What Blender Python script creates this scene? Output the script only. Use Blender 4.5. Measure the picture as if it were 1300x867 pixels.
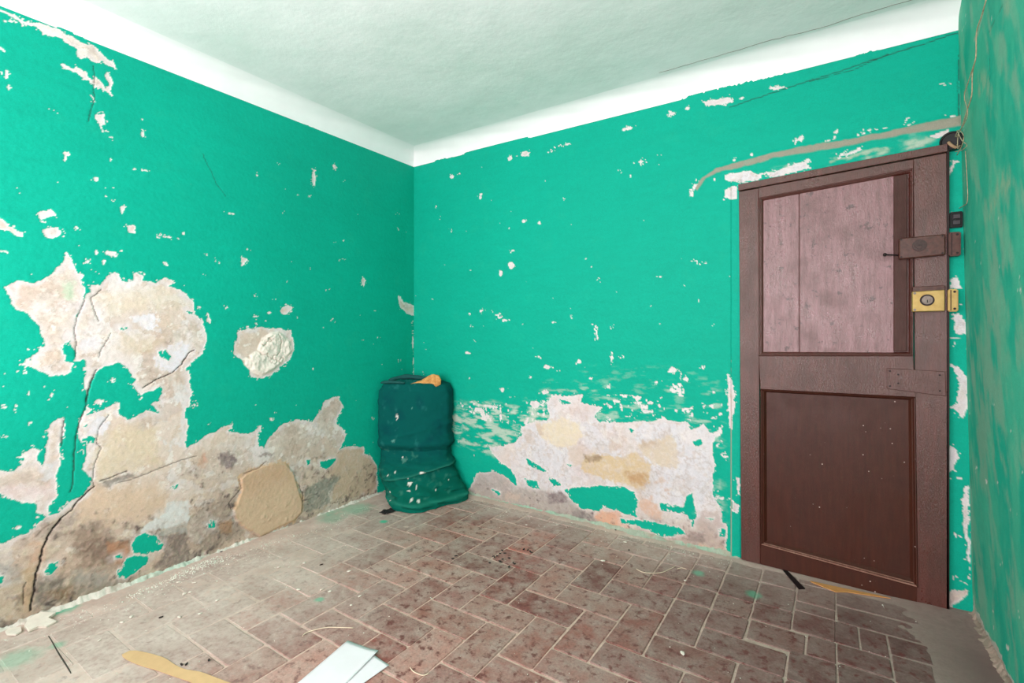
import bpy, bmesh, math, random
import numpy as np
from mathutils import Vector, Matrix

for o in list(bpy.data.objects): bpy.data.objects.remove(o)
scene = bpy.context.scene
COL = scene.collection

# ------------------------------------------------------------------ camera
cam = bpy.data.cameras.new('camera'); camo = bpy.data.objects.new('camera', cam); COL.objects.link(camo)
AZ = math.radians(33.2)
camo.location = (2.8396, -2.8805, 1.2383)
camo.rotation_euler = (math.pi/2, 0, AZ)
cam.sensor_fit = 'HORIZONTAL'; cam.sensor_width = 36.0
cam.lens = 618.0/1300*36
cam.shift_x = 0.0; cam.shift_y = -(433.5-418.0)/1300
cam.clip_start = .02
scene.camera = camo

# ------------------------------------------------------------------ light
world = bpy.data.worlds.new('world'); scene.world = world; world.use_nodes = True
bg = world.node_tree.nodes['Background']
bg.inputs[0].default_value = (.92, .92, 1.0, 1); bg.inputs[1].default_value = 2.0
def area(name, loc, rot, sx, sy, power, color):
    l = bpy.data.lights.new(name, 'AREA'); l.shape = 'RECTANGLE'; l.size = sx; l.size_y = sy
    l.energy = power; l.color = color
    o = bpy.data.objects.new(name, l); COL.objects.link(o); o.location = loc; o.rotation_euler = rot
    return o
# daylight coming in at the two tall windows of the wall behind the camera
WIN = [(.35, 1.45), (1.95, 3.15)]; WZ0, WZ1 = .55, 2.5; YR = -3.65
for i, (a, b) in enumerate(WIN):
    area('window_daylight', ((a+b)/2, YR-.06, (WZ0+WZ1)/2), (math.radians(106), 0, 0), b-a-.04, WZ1-WZ0-.04, (66, 89)[i], (1.0, .83, .865))
scene.view_settings.view_transform = 'Standard'; scene.view_settings.look = 'None'
scene.view_settings.gamma = 1; scene.view_settings.use_curve_mapping = False
scene.view_settings.exposure = 0.0

# ------------------------------------------------------------------ digitised outlines, metres on each surface
PEEL_L = [[(2.349,1.412),(2.314,1.438),(2.259,1.438),(2.206,1.482),(2.168,1.53),(2.158,1.583),(2.134,1.538),(2.115,1.499),(2.092,1.476),(2.099,1.459),(2.083,1.419),(2.096,1.361),(2.115,1.294),(2.13,1.229),(2.152,1.204),(2.168,1.164),(2.158,1.1),(2.134,1.082),(2.14,1.05),(2.164,1.04),(2.201,1.037),(2.259,1.066),(2.298,1.092),(2.27,1.117),(2.224,1.166),(2.236,1.213),(2.264,1.268),(2.281,1.306),(2.308,1.317),(2.335,1.342),(2.327,1.365),(2.341,1.39)],[(2.143,1.22),(2.118,1.294),(2.099,1.369),(2.07,1.403),(2.07,1.441),(2.036,1.439),(2.016,1.483),(1.981,1.517),(1.957,1.502),(1.946,1.463),(1.906,1.48),(1.91,1.511),(1.887,1.522),(1.865,1.497),(1.872,1.474),(1.818,1.469),(1.771,1.505),(1.738,1.485),(1.754,1.46),(1.704,1.44),(1.644,1.401),(1.626,1.363),(1.63,1.314),(1.59,1.276),(1.571,1.197),(1.599,1.109),(1.67,1.035),(1.679,0.973),(1.652,0.918),(1.657,0.822),(1.818,0.844),(1.787,0.914),(1.795,0.947),(1.88,0.91),(1.917,0.968),(1.902,0.997),(1.932,1.044),(1.974,1.077),(2.043,1.051),(2.07,0.995),(2.086,0.942),(2.092,0.964),(2.083,1.054),(2.089,1.1),(2.127,1.098),(2.124,1.139),(2.143,1.18)],[(2.392,0.667),(2.319,0.65),(2.287,0.684),(2.295,0.72),(2.273,0.731),(2.244,0.717),(2.247,0.679),(2.23,0.648),(2.217,0.759),(2.212,0.789),(2.224,0.799),(2.195,0.834),(2.164,0.849),(2.161,0.788),(2.174,0.726),(2.168,0.637),(2.189,0.602),(2.192,0.547),(2.186,0.505),(2.215,0.482),(2.212,0.426),(2.253,0.455),(2.259,0.495),(2.298,0.511),(2.341,0.542),(2.362,0.567),(2.392,0.587)],[(2.086,0.891),(2.063,0.872),(2.083,0.849),(2.056,0.854),(2.009,0.873),(1.974,0.89),(1.96,0.884),(1.964,0.841),(1.935,0.797),(1.887,0.816),(1.857,0.843),(1.803,0.818),(1.834,0.867),(1.799,0.881),(1.795,0.918),(1.779,0.953),(1.783,1.027),(1.657,1.018),(1.652,0.921),(1.67,0.856),(1.679,0.79),(1.661,0.73),(1.683,0.667),(1.67,0.612),(1.617,0.635),(1.571,0.671),(1.525,0.677),(1.501,0.698),(1.437,0.691),(1.457,0.665),(1.354,0.626),(1.312,0.64),(1.279,0.669),(1.272,0.639),(1.295,0.616),(1.279,0.542),(1.257,0.522),(1.223,0.592),(1.165,0.631),(1.129,0.653),(1.043,0.668),(0.986,0.654),(0.927,0.632),(0.859,0.706),(0.845,0.753),(0.788,0.777),(0.715,0.775),(0.692,0.696),(0.73,0.639),(0.744,0.591),(0.707,0.56),(0.662,0.514),(0.67,0.477),(0.722,0.409),(0.67,0.42),(0.511,0.388),(0.511,0.339),(0.444,0.301),(0.393,0.235),(0.384,0.179),(0.384,-0.216),(2.413,-0.193),(2.413,0.396),(2.362,0.367),(2.33,0.366),(2.292,0.372),(2.259,0.387),(2.241,0.404),(2.218,0.428),(2.183,0.429),(2.171,0.445),(2.134,0.478),(2.096,0.488),(2.07,0.522),(2.066,0.555),(2.102,0.605),(2.083,0.658),(2.089,0.71),(2.115,0.747),(2.108,0.828)],[(1.432,1.14),(1.416,1.181),(1.418,1.233),(1.344,1.238),(1.29,1.254),(1.223,1.238),(1.159,1.249),(1.081,1.226),(1.068,1.175),(1.056,1.117),(1.081,1.061),(1.153,1.003),(1.211,0.957),(1.279,0.946),(1.333,0.961),(1.354,1.011),(1.386,1.065),(1.432,1.088)],[(2.362,2.547),(2.322,2.541),(2.289,2.538),(2.251,2.547),(2.212,2.547),(2.177,2.55),(2.14,2.551),(2.092,2.544),(2.053,2.538),(2.033,2.516),(2.002,2.498),(1.971,2.471),(2.008,2.477),(2.033,2.487),(2.038,2.469),(2.058,2.47),(2.083,2.48),(2.102,2.465),(2.121,2.474),(2.116,2.507),(2.149,2.51),(2.168,2.522),(2.195,2.511),(2.226,2.513),(2.243,2.528),(2.273,2.533),(2.302,2.523),(2.33,2.537),(2.362,2.539)],[(2.179,2.408),(2.163,2.412),(2.131,2.406),(2.121,2.419),(2.083,2.405),(2.068,2.387),(2.053,2.406),(2.028,2.391),(2.013,2.372),(2.005,2.388),(2.02,2.426),(2.008,2.445),(1.997,2.424),(1.99,2.363),(1.987,2.332),(2.013,2.347),(2.043,2.36),(2.068,2.368),(2.102,2.385),(2.131,2.394),(2.163,2.394)],[(2.352,2.505),(2.318,2.526),(2.314,2.52),(2.346,2.497)],[(2.366,2.398),(2.346,2.388),(2.366,2.381)],[(2.068,2.312),(2.053,2.293),(2.043,2.281),(2.058,2.284)],[(2.055,2.229),(2.021,2.241),(2.021,2.218),(2.031,2.172),(2.043,2.195),(2.055,2.211)],[(2.371,1.713),(2.338,1.665),(2.294,1.643),(2.304,1.628),(2.343,1.644),(2.371,1.646)],[(2.244,1.738),(2.212,1.759),(2.193,1.734),(2.223,1.711),(2.242,1.713)],[(2.233,1.67),(2.202,1.678),(2.174,1.689),(2.178,1.658),(2.202,1.635),(2.228,1.643)],[(1.937,1.737),(1.897,1.744),(1.893,1.712),(1.924,1.704)],[(1.393,1.655),(1.35,1.651),(1.369,1.62),(1.393,1.604)],[(0.174,1.502),(0.105,1.455),(0.004,1.437),(-0.006,1.349),(0.076,1.362),(0.154,1.417)],[(1.135,1.373),(1.099,1.394),(1.075,1.375),(1.093,1.34),(1.129,1.328),(1.153,1.347)],[(1.571,1.33),(1.553,1.291),(1.558,1.274),(1.573,1.281)]]
HOLE_L = [[(1.913,0.193),(1.889,0.222),(1.856,0.23),(1.805,0.193),(1.781,0.144),(1.792,0.123),(1.848,0.12),(1.897,0.144)],[(1.967,0.086),(1.936,0.13),(1.897,0.134),(1.848,0.105),(1.852,0.068),(1.897,0.057),(1.936,0.036),(1.967,0.054)],[(1.983,0.163),(1.96,0.163),(1.956,0.143),(1.979,0.149)],[(2.225,0.193),(2.209,0.221),(2.18,0.218),(2.18,0.192),(2.205,0.168),(2.221,0.175)],[(2.373,0.247),(2.35,0.221),(2.353,0.198),(2.373,0.203)],[(1.574,0.185),(1.543,0.183),(1.538,0.152),(1.569,0.157)],[(2.102,0.737),(2.076,0.753),(2.053,0.736),(2.056,0.716),(2.089,0.716)],[(1.754,0.424),(1.708,0.43),(1.729,0.407)],[(2.092,0.801),(2.084,0.808),(2.086,0.788)],[(1.799,1.126),(1.775,1.139),(1.746,1.096),(1.758,1.069),(1.787,1.098)],[(1.666,1.328),(1.644,1.323),(1.63,1.304),(1.657,1.309)],[(1.874,1.272),(1.853,1.273),(1.865,1.266)],[(1.96,1.244),(1.935,1.245),(1.946,1.237)],[(0.867,0.361),(0.793,0.35),(0.749,0.359),(0.778,0.304),(0.828,0.291),(0.863,0.324)],[(0.971,0.39),(0.951,0.392),(0.944,0.361),(0.968,0.36)],[(1.556,0.199),(1.528,0.18),(1.537,0.148),(1.57,0.164)]]
TINT_L = [([(2.03,0.732),(1.974,0.773),(1.811,0.755),(1.795,0.605),(1.779,0.546),(1.917,0.561),(2.002,0.555),(2.05,0.542),(2.05,0.634),(2.03,0.672)],'DCCAAE',0.75,0.02),([(2.056,0.51),(1.779,0.444),(1.762,0.337),(1.887,0.304),(2.002,0.325),(2.121,0.372),(2.121,0.446)],'DABFA6',0.8,0.02),([(1.368,0.401),(1.283,0.423),(1.192,0.429),(1.109,0.399),(1.06,0.336),(1.035,0.248),(0.997,0.121),(1.003,0.065),(1.06,0.025),(1.169,0.017),(1.283,0.001),(1.358,0.071),(1.42,0.144),(1.44,0.202),(1.41,0.265),(1.389,0.322),(1.399,0.377)],'D3AF8C',0.95,0.006),([(0.749,0.372),(0.69,0.409),(0.517,0.374),(0.517,0.328),(0.45,0.293),(0.399,0.228),(0.39,0.035),(0.675,0.057),(0.778,0.056),(0.749,0.172),(0.793,0.258)],'CDB29A',0.8,0.01),([(2.16,0.35),(2.113,0.36),(1.998,0.312),(1.998,0.257),(1.929,0.203),(1.921,0.134),(1.967,0.086),(2.099,0.123),(2.126,0.241)],'8E7767',0.72,0.03),([(2.113,0.253),(1.998,0.257),(1.967,0.19),(1.998,0.136),(2.092,0.201)],'7B655A',0.55,0.03),([(1.779,0.198),(1.661,0.178),(1.647,0.026),(1.717,0.013),(1.814,0.023),(1.788,0.102)],'857770',0.9,0.012),([(1.771,0.236),(1.656,0.228),(1.656,0.155),(1.779,0.188)],'AEACA6',0.85,0.01),([(2.126,0.135),(1.967,0.058),(1.822,0.016),(1.889,0.005),(2.027,0.01),(2.126,0.011),(2.133,0.076)],'8F8578',0.85,0.02),([(2.119,0.15),(1.998,0.09),(1.983,0.046),(2.113,0.076)],'A8A39C',0.6,0.02),([(2.256,0.173),(2.14,0.132),(2.133,0.032),(2.218,0.02),(2.256,0.055)],'6F6862',0.75,0.02),([(2.218,0.088),(2.133,0.093),(2.119,0.025),(2.199,0.037)],'8C6F52',0.7,0.02),([(2.384,0.068),(2.316,0.038),(2.316,0.002),(2.384,0.02)],'524B49',0.9,0.01),([(2.384,0.204),(2.298,0.166),(2.292,0.023),(2.384,0.084)],'B7A58C',0.7,0.02),([(2.298,0.232),(2.256,0.248),(2.25,0.103),(2.268,0.044),(2.298,0.059)],'BC9F80',0.85,0.008),([(2.384,0.307),(2.292,0.254),(2.298,0.166),(2.384,0.204)],'A7A39E',0.7,0.02),([(1.998,0.229),(1.936,0.216),(1.913,0.169),(1.936,0.14),(1.975,0.127)],'B48466',0.8,0.01),([(2.274,0.339),(2.225,0.321),(2.231,0.238),(2.274,0.239)],'CFA78E',0.7,0.015),([(1.872,0.241),(1.839,0.278),(1.771,0.306),(1.744,0.358),(1.661,0.334),(1.656,0.218),(1.735,0.224),(1.814,0.225)],'D9DAD8',0.95,0.006),([(1.509,0.547),(1.44,0.547),(1.415,0.485),(1.46,0.459),(1.513,0.487)],'77676A',0.85,0.008),([(1.293,0.501),(1.204,0.492),(1.204,0.465),(1.283,0.477)],'80706C',0.8,0.01),([(0.997,0.191),(0.918,0.229),(0.778,0.236),(0.682,0.205),(0.72,0.177),(0.807,0.138),(0.778,0.069),(0.891,0.042),(0.997,0.051)],'8E9086',0.85,0.012),([(1.584,0.297),(1.45,0.257),(1.44,0.151),(1.347,0.046),(1.47,0.028),(1.638,0.051),(1.638,0.274)],'8E8074',0.6,0.03),([(1.528,0.169),(1.46,0.157),(1.44,0.089),(1.509,0.103)],'A67F5F',0.8,0.01),([(1.902,1.303),(1.826,1.314),(1.791,1.236),(1.857,1.245),(1.906,1.272)],'E8E5EC',0.95,0.003),([(1.762,1.167),(1.661,1.15),(1.67,1.093),(1.729,1.02),(1.811,1.035),(1.818,1.1),(1.779,1.116)],'E6E2EA',0.95,0.003),([(2.108,1.204),(2.03,1.186),(2.036,1.135),(2.096,1.138)],'E4DFE4',0.8,0.01),([(1.96,1.211),(1.779,1.209),(1.811,1.118),(1.932,1.105),(1.974,1.159)],'D3BFA2',0.6,0.03),([(2.03,1.389),(1.779,1.458),(1.661,1.371),(1.811,1.337),(2.002,1.296)],'E0D2BE',0.7,0.03),([(2.164,1.442),(2.127,1.457),(2.121,1.408),(2.134,1.351),(2.164,1.373)],'B5D3B5',0.75,0.012),([(2.158,0.715),(2.108,0.722),(2.096,0.628),(2.115,0.608),(2.152,0.569)],'79B795',0.0,0.012),([(2.083,0.833),(2.009,0.839),(2.03,0.74),(2.083,0.758)],'E2DFE6',0.9,0.006),([(1.738,0.968),(1.657,0.941),(1.661,0.855),(1.679,0.618),(1.729,0.628),(1.708,0.795),(1.738,0.893)],'E3DFDF',0.8,0.006),([(2.23,0.651),(2.177,0.639),(2.195,0.572),(2.23,0.589)],'D8D9DE',0.8,0.01),([(2.362,0.593),(2.298,0.606),(2.201,0.549),(2.195,0.508),(2.298,0.515),(2.362,0.563)],'DBC4C4',0.6,0.02),([(2.023,0.535),(1.974,0.54),(1.932,0.555),(1.872,0.523),(1.932,0.511),(2.002,0.504)],'8B837C',0.85,0.008),([(1.588,0.574),(1.565,0.539),(1.575,0.492),(1.62,0.502)],'C99A80',0.6,0.01)]
LUMP = [(1.386,1.065),(1.301,1.114),(1.268,1.189),(1.211,1.221),(1.153,1.227),(1.081,1.164),(1.062,1.106),(1.105,1.051),(1.177,0.999),(1.268,0.956),(1.333,0.988),(1.375,1.033)]
SLAB = [(1.368,0.401),(1.283,0.423),(1.192,0.429),(1.109,0.399),(1.06,0.336),(1.035,0.248),(0.997,0.121),(1.003,0.065),(1.06,0.025),(1.169,0.017),(1.283,0.001),(1.358,0.071),(1.42,0.144),(1.44,0.202),(1.41,0.265),(1.389,0.322),(1.399,0.377)]
CRACK_L = [(1,[(2.063,1.014),(2.083,0.949),(2.089,0.892),(2.108,0.82),(2.124,0.749),(2.127,0.66),(2.134,0.564),(2.14,0.513)]),(0.7,[(2.002,0.838),(2.043,0.776),(2.05,0.719),(2.03,0.681),(2.056,0.611),(2.063,0.546),(2.06,0.511)]),(1.5,[(2.06,0.511),(2.096,0.48),(2.124,0.455),(2.137,0.43),(2.177,0.399),(2.201,0.367)]),(2.2,[(2.173,0.398),(2.212,0.35),(2.234,0.29),(2.24,0.234),(2.253,0.188),(2.257,0.123),(2.265,0.084),(2.271,0.045)]),(0.8,[(2.03,1.423),(2.07,1.378),(2.056,1.312),(2.04,1.275)]),(0.8,[(2.092,1.369),(2.115,1.294),(2.13,1.229),(2.121,1.171),(2.124,1.114)]),(1.3,[(1.865,0.949),(1.811,0.985),(1.746,1.012),(1.696,1.056),(1.661,1.111),(1.635,1.125)]),(1,[(2.05,1.052),(2.07,0.995),(2.084,0.946),(2.089,0.908)]),(1,[(2.161,0.845),(2.168,0.781),(2.171,0.726)]),(1,[(2.036,0.534),(1.988,0.543),(1.932,0.555)]),(0.7,[(1.974,0.505),(1.917,0.508),(1.857,0.519),(1.696,0.555),(1.626,0.559)]),(0.6,[(1.995,1.219),(2.023,1.16),(2.04,1.11)]),(0.5,[(2.079,2.19),(2.055,2.304),(2.061,2.453)]),(0.8,[(1.368,0.401),(1.283,0.417),(1.238,0.445)]),(0.7,[(1.44,0.202),(1.46,0.26),(1.389,0.322),(1.399,0.377)]),(1.2,[(1.022,0.245),(0.997,0.168),(1.01,0.079)]),(0.35,[(1.593,2.187),(1.526,2.045),(1.474,1.984)]),(0.9,[(2.292,0.081),(2.293,0.139),(2.286,0.169)])]
CHIP_L = [(2.155,2.02,0.011,0.01),(2.158,2.002,0.005,0.012),(2.049,1.933,0.01,0.014),(1.867,2.201,0.008,0.014),(1.953,1.817,0.01,0.017),(1.451,1.892,0.025,0.01),(1.355,1.703,0.009,0.009),(0.916,2.234,0.015,0.047),(0.757,2.35,0.013,0.016),(0.515,1.586,0.018,0.033),(1.689,1.743,0.006,0.008),(1.757,1.712,0.027,0.004),(1.994,1.595,0.023,0.014),(2.081,1.547,0.008,0.009),(2.343,2.284,0.005,0.021),(2.335,2.24,0.004,0.013),(1.988,2.145,0.015,0.004),(1.87,2.273,0.007,0.007),(2.304,1.811,0.004,0.005),(2.083,1.548,0.009,0.009),(2.002,1.596,0.015,0.009),(1.978,1.586,0.01,0.008),(1.955,1.614,0.006,0.005),(2.05,1.594,0.006,0.01),(2.043,1.502,0.012,0.003),(1.594,1.356,0.012,0.004),(1.683,1.461,0.005,0.006),(2.346,1.057,0.005,0.006),(2.291,1.053,0.006,0.004),(2.352,1.002,0.004,0.005),(2.227,0.992,0.004,0.005),(2.002,1.001,0.005,0.002),(2.023,1.551,0.006,0.011),(1.581,1.532,0.006,0.005),(1.466,1.359,0.007,0.004),(2.351,1.559,0.012,0.004),(2.351,1.004,0.005,0.006),(2.227,0.992,0.004,0.005),(2.318,0.903,0.004,0.005),(2.25,0.823,0.004,0.003),(2.342,0.797,0.006,0.005),(2.205,0.958,0.003,0.011),(2.275,0.978,0.003,0.006),(1.635,0.837,0.005,0.009),(2.224,0.791,0.005,0.007),(2.295,0.712,0.005,0.01),(2.043,0.903,0.016,0.014),(2.314,0.41,0.012,0.009),(1.553,0.727,0.006,0.005),(2.25,0.435,0.006,0.007),(2.233,0.417,0.007,0.004),(1.223,1.337,0.014,0.01),(1.306,1.313,0.019,0.009),(1.211,0.692,0.01,0.008),(0.849,1.25,0.006,0.005),(1.635,0.837,0.004,0.01),(1.173,0.737,0.006,0.006),(1.391,1.207,0.011,0.007),(0.737,0.719,0.013,0.033),(0.004,0.979,0.01,0.044),(0.011,1.142,0.011,0.074),(-0.002,0.89,0.01,0.042)]
PEEL_B = [[(0.573,0.039),(0.615,0.12),(0.645,0.17),(0.794,0.206),(0.908,0.185),(0.991,0.138),(0.991,0.199),(0.908,0.263),(0.813,0.311),(0.755,0.382),(0.889,0.408),(0.982,0.443),(1.037,0.511),(1.028,0.54),(1.09,0.593),(1.177,0.609),(1.261,0.64),(1.228,0.74),(1.295,0.804),(1.36,0.794),(1.502,0.819),(1.486,0.768),(1.637,0.746),(1.577,0.679),(1.607,0.654),(1.807,0.668),(1.928,0.687),(2.019,0.716),(2.069,0.702),(2.155,0.704),(2.191,0.671),(2.238,0.701),(2.273,0.668),(2.319,0.661),(2.29,0.609),(2.296,0.501),(2.29,0.33),(2.31,0.285),(2.336,0.242),(2.341,0.171),(2.363,0.176),(2.363,-0.064),(1.993,-0.162),(0.425,-0.146),(0.511,-0.013)],[(2.229,2.52),(2.307,2.515),(2.383,2.513),(2.391,2.481),(2.321,2.478),(2.25,2.493)],[(2.578,2.513),(2.613,2.512),(2.643,2.484),(2.588,2.494)],[(2.351,2.083),(2.4,2.086),(2.476,2.091),(2.518,2.066),(2.533,2.04),(2.486,2.03),(2.433,2.033),(2.356,2.046)],[(2.549,2.049),(2.569,2.062),(2.688,2.086),(2.736,2.083),(2.745,2.053),(2.707,2.044),(2.569,2.034)],[(2.354,2.004),(2.384,2.018),(2.417,2.012),(2.417,1.947),(2.389,1.945),(2.356,1.962)],[(3.21,2.113),(3.248,2.129),(3.277,2.127),(3.277,2.113),(3.24,2.101)],[(2.865,2.096),(2.961,2.112),(2.969,2.1),(2.874,2.084)],[(3.277,1.933),(3.291,1.984),(3.306,1.987),(3.293,1.944),(3.281,1.922)],[(2.688,2.203),(2.703,2.22),(2.726,2.215),(2.722,2.205),(2.703,2.206),(2.683,2.182)],[(3.297,1.308),(3.326,1.302),(3.345,1.253),(3.341,1.214),(3.305,1.218)],[(3.278,1.086),(3.312,1.067),(3.348,1.011),(3.345,0.923),(3.326,0.834),(3.297,0.88),(3.278,0.888),(3.307,0.911),(3.312,0.999)],[(3.278,0.731),(3.297,0.713),(3.312,0.666),(3.297,0.615),(3.278,0.598)],[(3.334,0.553),(3.345,0.555),(3.348,0.362),(3.351,0.159),(3.339,0.282),(3.326,0.435)],[(3.278,0.07),(3.312,0.089),(3.348,0.094),(3.341,0.059),(3.297,0.016),(3.278,-0.009)],[(3.275,0.006),(3.326,0.002),(3.362,-0.021),(3.362,-0.137),(3.275,-0.168)],[(3.282,1.464),(3.305,1.462),(3.32,1.417),(3.282,1.418)],[(2.375,0.991),(2.397,0.948),(2.405,0.842),(2.389,0.697),(2.375,0.714),(2.369,0.874)],[(2.389,0.296),(2.425,0.294),(2.425,0.241),(2.392,0.252)],[(2.413,0.434),(2.429,0.436),(2.429,0.348),(2.415,0.345)]]
HOLE_B = [[(1.368,0.182),(1.486,0.218),(1.637,0.251),(1.765,0.274),(1.835,0.253),(1.868,0.2),(1.848,0.13),(1.855,0.098),(1.765,0.106),(1.637,0.134),(1.607,0.094),(1.502,0.073),(1.424,0.114)],[(1.993,0.217),(2.131,0.213),(2.155,0.293),(2.179,0.31),(2.191,0.237),(2.209,0.191),(2.179,0.111),(2.155,0.18),(2.006,0.175)],[(1.751,0.069),(1.862,0.08),(1.993,0.095),(2.119,0.085),(2.143,0.059),(1.993,0.018),(1.902,0.049),(1.765,0.046)],[(1.245,0.234),(1.311,0.238),(1.352,0.208),(1.278,0.188)],[(1.054,0.202),(1.16,0.197),(1.177,0.148),(1.09,0.155)],[(1.072,0.341),(1.16,0.316),(1.245,0.278),(1.211,0.272),(1.09,0.298)],[(2.185,0.596),(2.227,0.614),(2.238,0.584),(2.203,0.567)],[(1.807,0.635),(1.841,0.625),(1.821,0.61)],[(2.256,0.177),(2.296,0.185),(2.285,0.165)],[(2.155,0.686),(2.191,0.683),(2.179,0.663)],[(1.327,0.77),(1.424,0.756),(1.408,0.743),(1.336,0.742)],[(1.384,0.35),(1.424,0.354),(1.408,0.337)],[(2.319,0.13),(2.352,0.143),(2.352,0.095),(2.324,0.095)],[(0.774,0.076),(0.852,0.074),(0.832,0.047)]]
TINT_B = [([(1.142,0.583),(1.36,0.65),(1.455,0.645),(1.502,0.565),(1.424,0.478),(1.327,0.451),(1.228,0.474),(1.177,0.527)],'E6D6BC',0.9,0.008),([(1.142,0.591),(1.211,0.591),(1.228,0.519),(1.177,0.512)],'CDB7A8',0.7,0.01),([(1.494,0.409),(1.562,0.454),(1.666,0.455),(1.751,0.447),(1.862,0.482),(1.955,0.437),(1.948,0.345),(1.902,0.278),(1.821,0.284),(1.723,0.294),(1.607,0.301),(1.502,0.312)],'D8BF9A',0.95,0.006),([(1.765,0.355),(1.941,0.383),(1.928,0.29),(1.821,0.297)],'BF966C',0.75,0.015),([(1.502,0.432),(1.637,0.451),(1.637,0.416),(1.517,0.399)],'8C7460',0.7,0.01),([(1.875,0.557),(1.993,0.597),(2.069,0.619),(2.1,0.573),(2.106,0.498),(2.094,0.433),(2.032,0.423),(1.968,0.439),(1.889,0.506)],'D9C6AE',0.85,0.008),([(1.889,0.571),(1.993,0.591),(1.968,0.542),(1.889,0.532)],'BFA795',0.6,0.015),([(1.392,0.466),(1.486,0.493),(1.502,0.368),(1.408,0.34)],'D8C6B9',0.8,0.008),([(1.68,0.545),(1.751,0.514),(1.765,0.475),(1.68,0.477)],'D2BEB0',0.8,0.006),([(1.607,0.108),(1.723,0.118),(1.765,0.059),(1.807,0.028),(1.666,-0.004),(1.577,0.018)],'DDA78A',0.85,0.01),([(1.862,0.198),(1.941,0.227),(2.032,0.155),(1.993,0.108),(1.902,0.141)],'D9B198',0.85,0.01),([(1.968,0.348),(2.057,0.37),(2.044,0.336),(1.98,0.325)],'D2B19A',0.6,0.008),([(2.006,0.297),(2.057,0.312),(2.044,0.285)],'CBA88E',0.7,0.005),([(0.553,0.011),(0.615,0.12),(0.645,0.17),(0.794,0.206),(0.908,0.185),(0.991,0.138),(1.125,0.139),(1.36,0.159),(1.424,0.114),(1.486,0.055),(1.607,0.025),(1.607,-0.017),(1.09,-0.026),(0.573,-0.051)],'A9A09A',0.8,0.02),([(1.228,0.142),(1.36,0.159),(1.4,0.109),(1.261,0.068)],'7E6E70',0.8,0.01),([(1.424,0.057),(1.577,0.074),(1.577,0.018),(1.424,-0.0)],'8A8280',0.7,0.01),([(0.908,0.092),(1.018,0.097),(1.0,0.032),(0.908,0.03)],'CFB7A6',0.6,0.01),([(1.862,0.066),(2.167,0.108),(2.238,0.198),(2.341,0.243),(2.352,-0.067),(2.119,-0.054),(1.862,-0.013)],'BFA9A0',0.8,0.02),([(2.155,0.08),(2.238,0.099),(2.238,0.038),(2.155,0.031)],'8C7B76',0.7,0.01),([(2.215,0.032),(2.341,0.015),(2.341,-0.009),(2.215,0.008)],'DDB9A0',0.7,0.01),([(3.272,-0.001),(3.362,-0.012),(3.362,-0.156),(3.272,-0.189)],'9A857A',0.9,0.01)]
CRACK_B = [(0.8,[(2.377,2.455),(2.663,2.485),(2.873,2.508),(3.124,2.531),(3.277,2.546),(3.322,2.546)]),(0.5,[(2.747,2.489),(2.938,2.499),(3.064,2.529)]),(0.8,[(3.314,2.452),(3.313,2.179)])]
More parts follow.
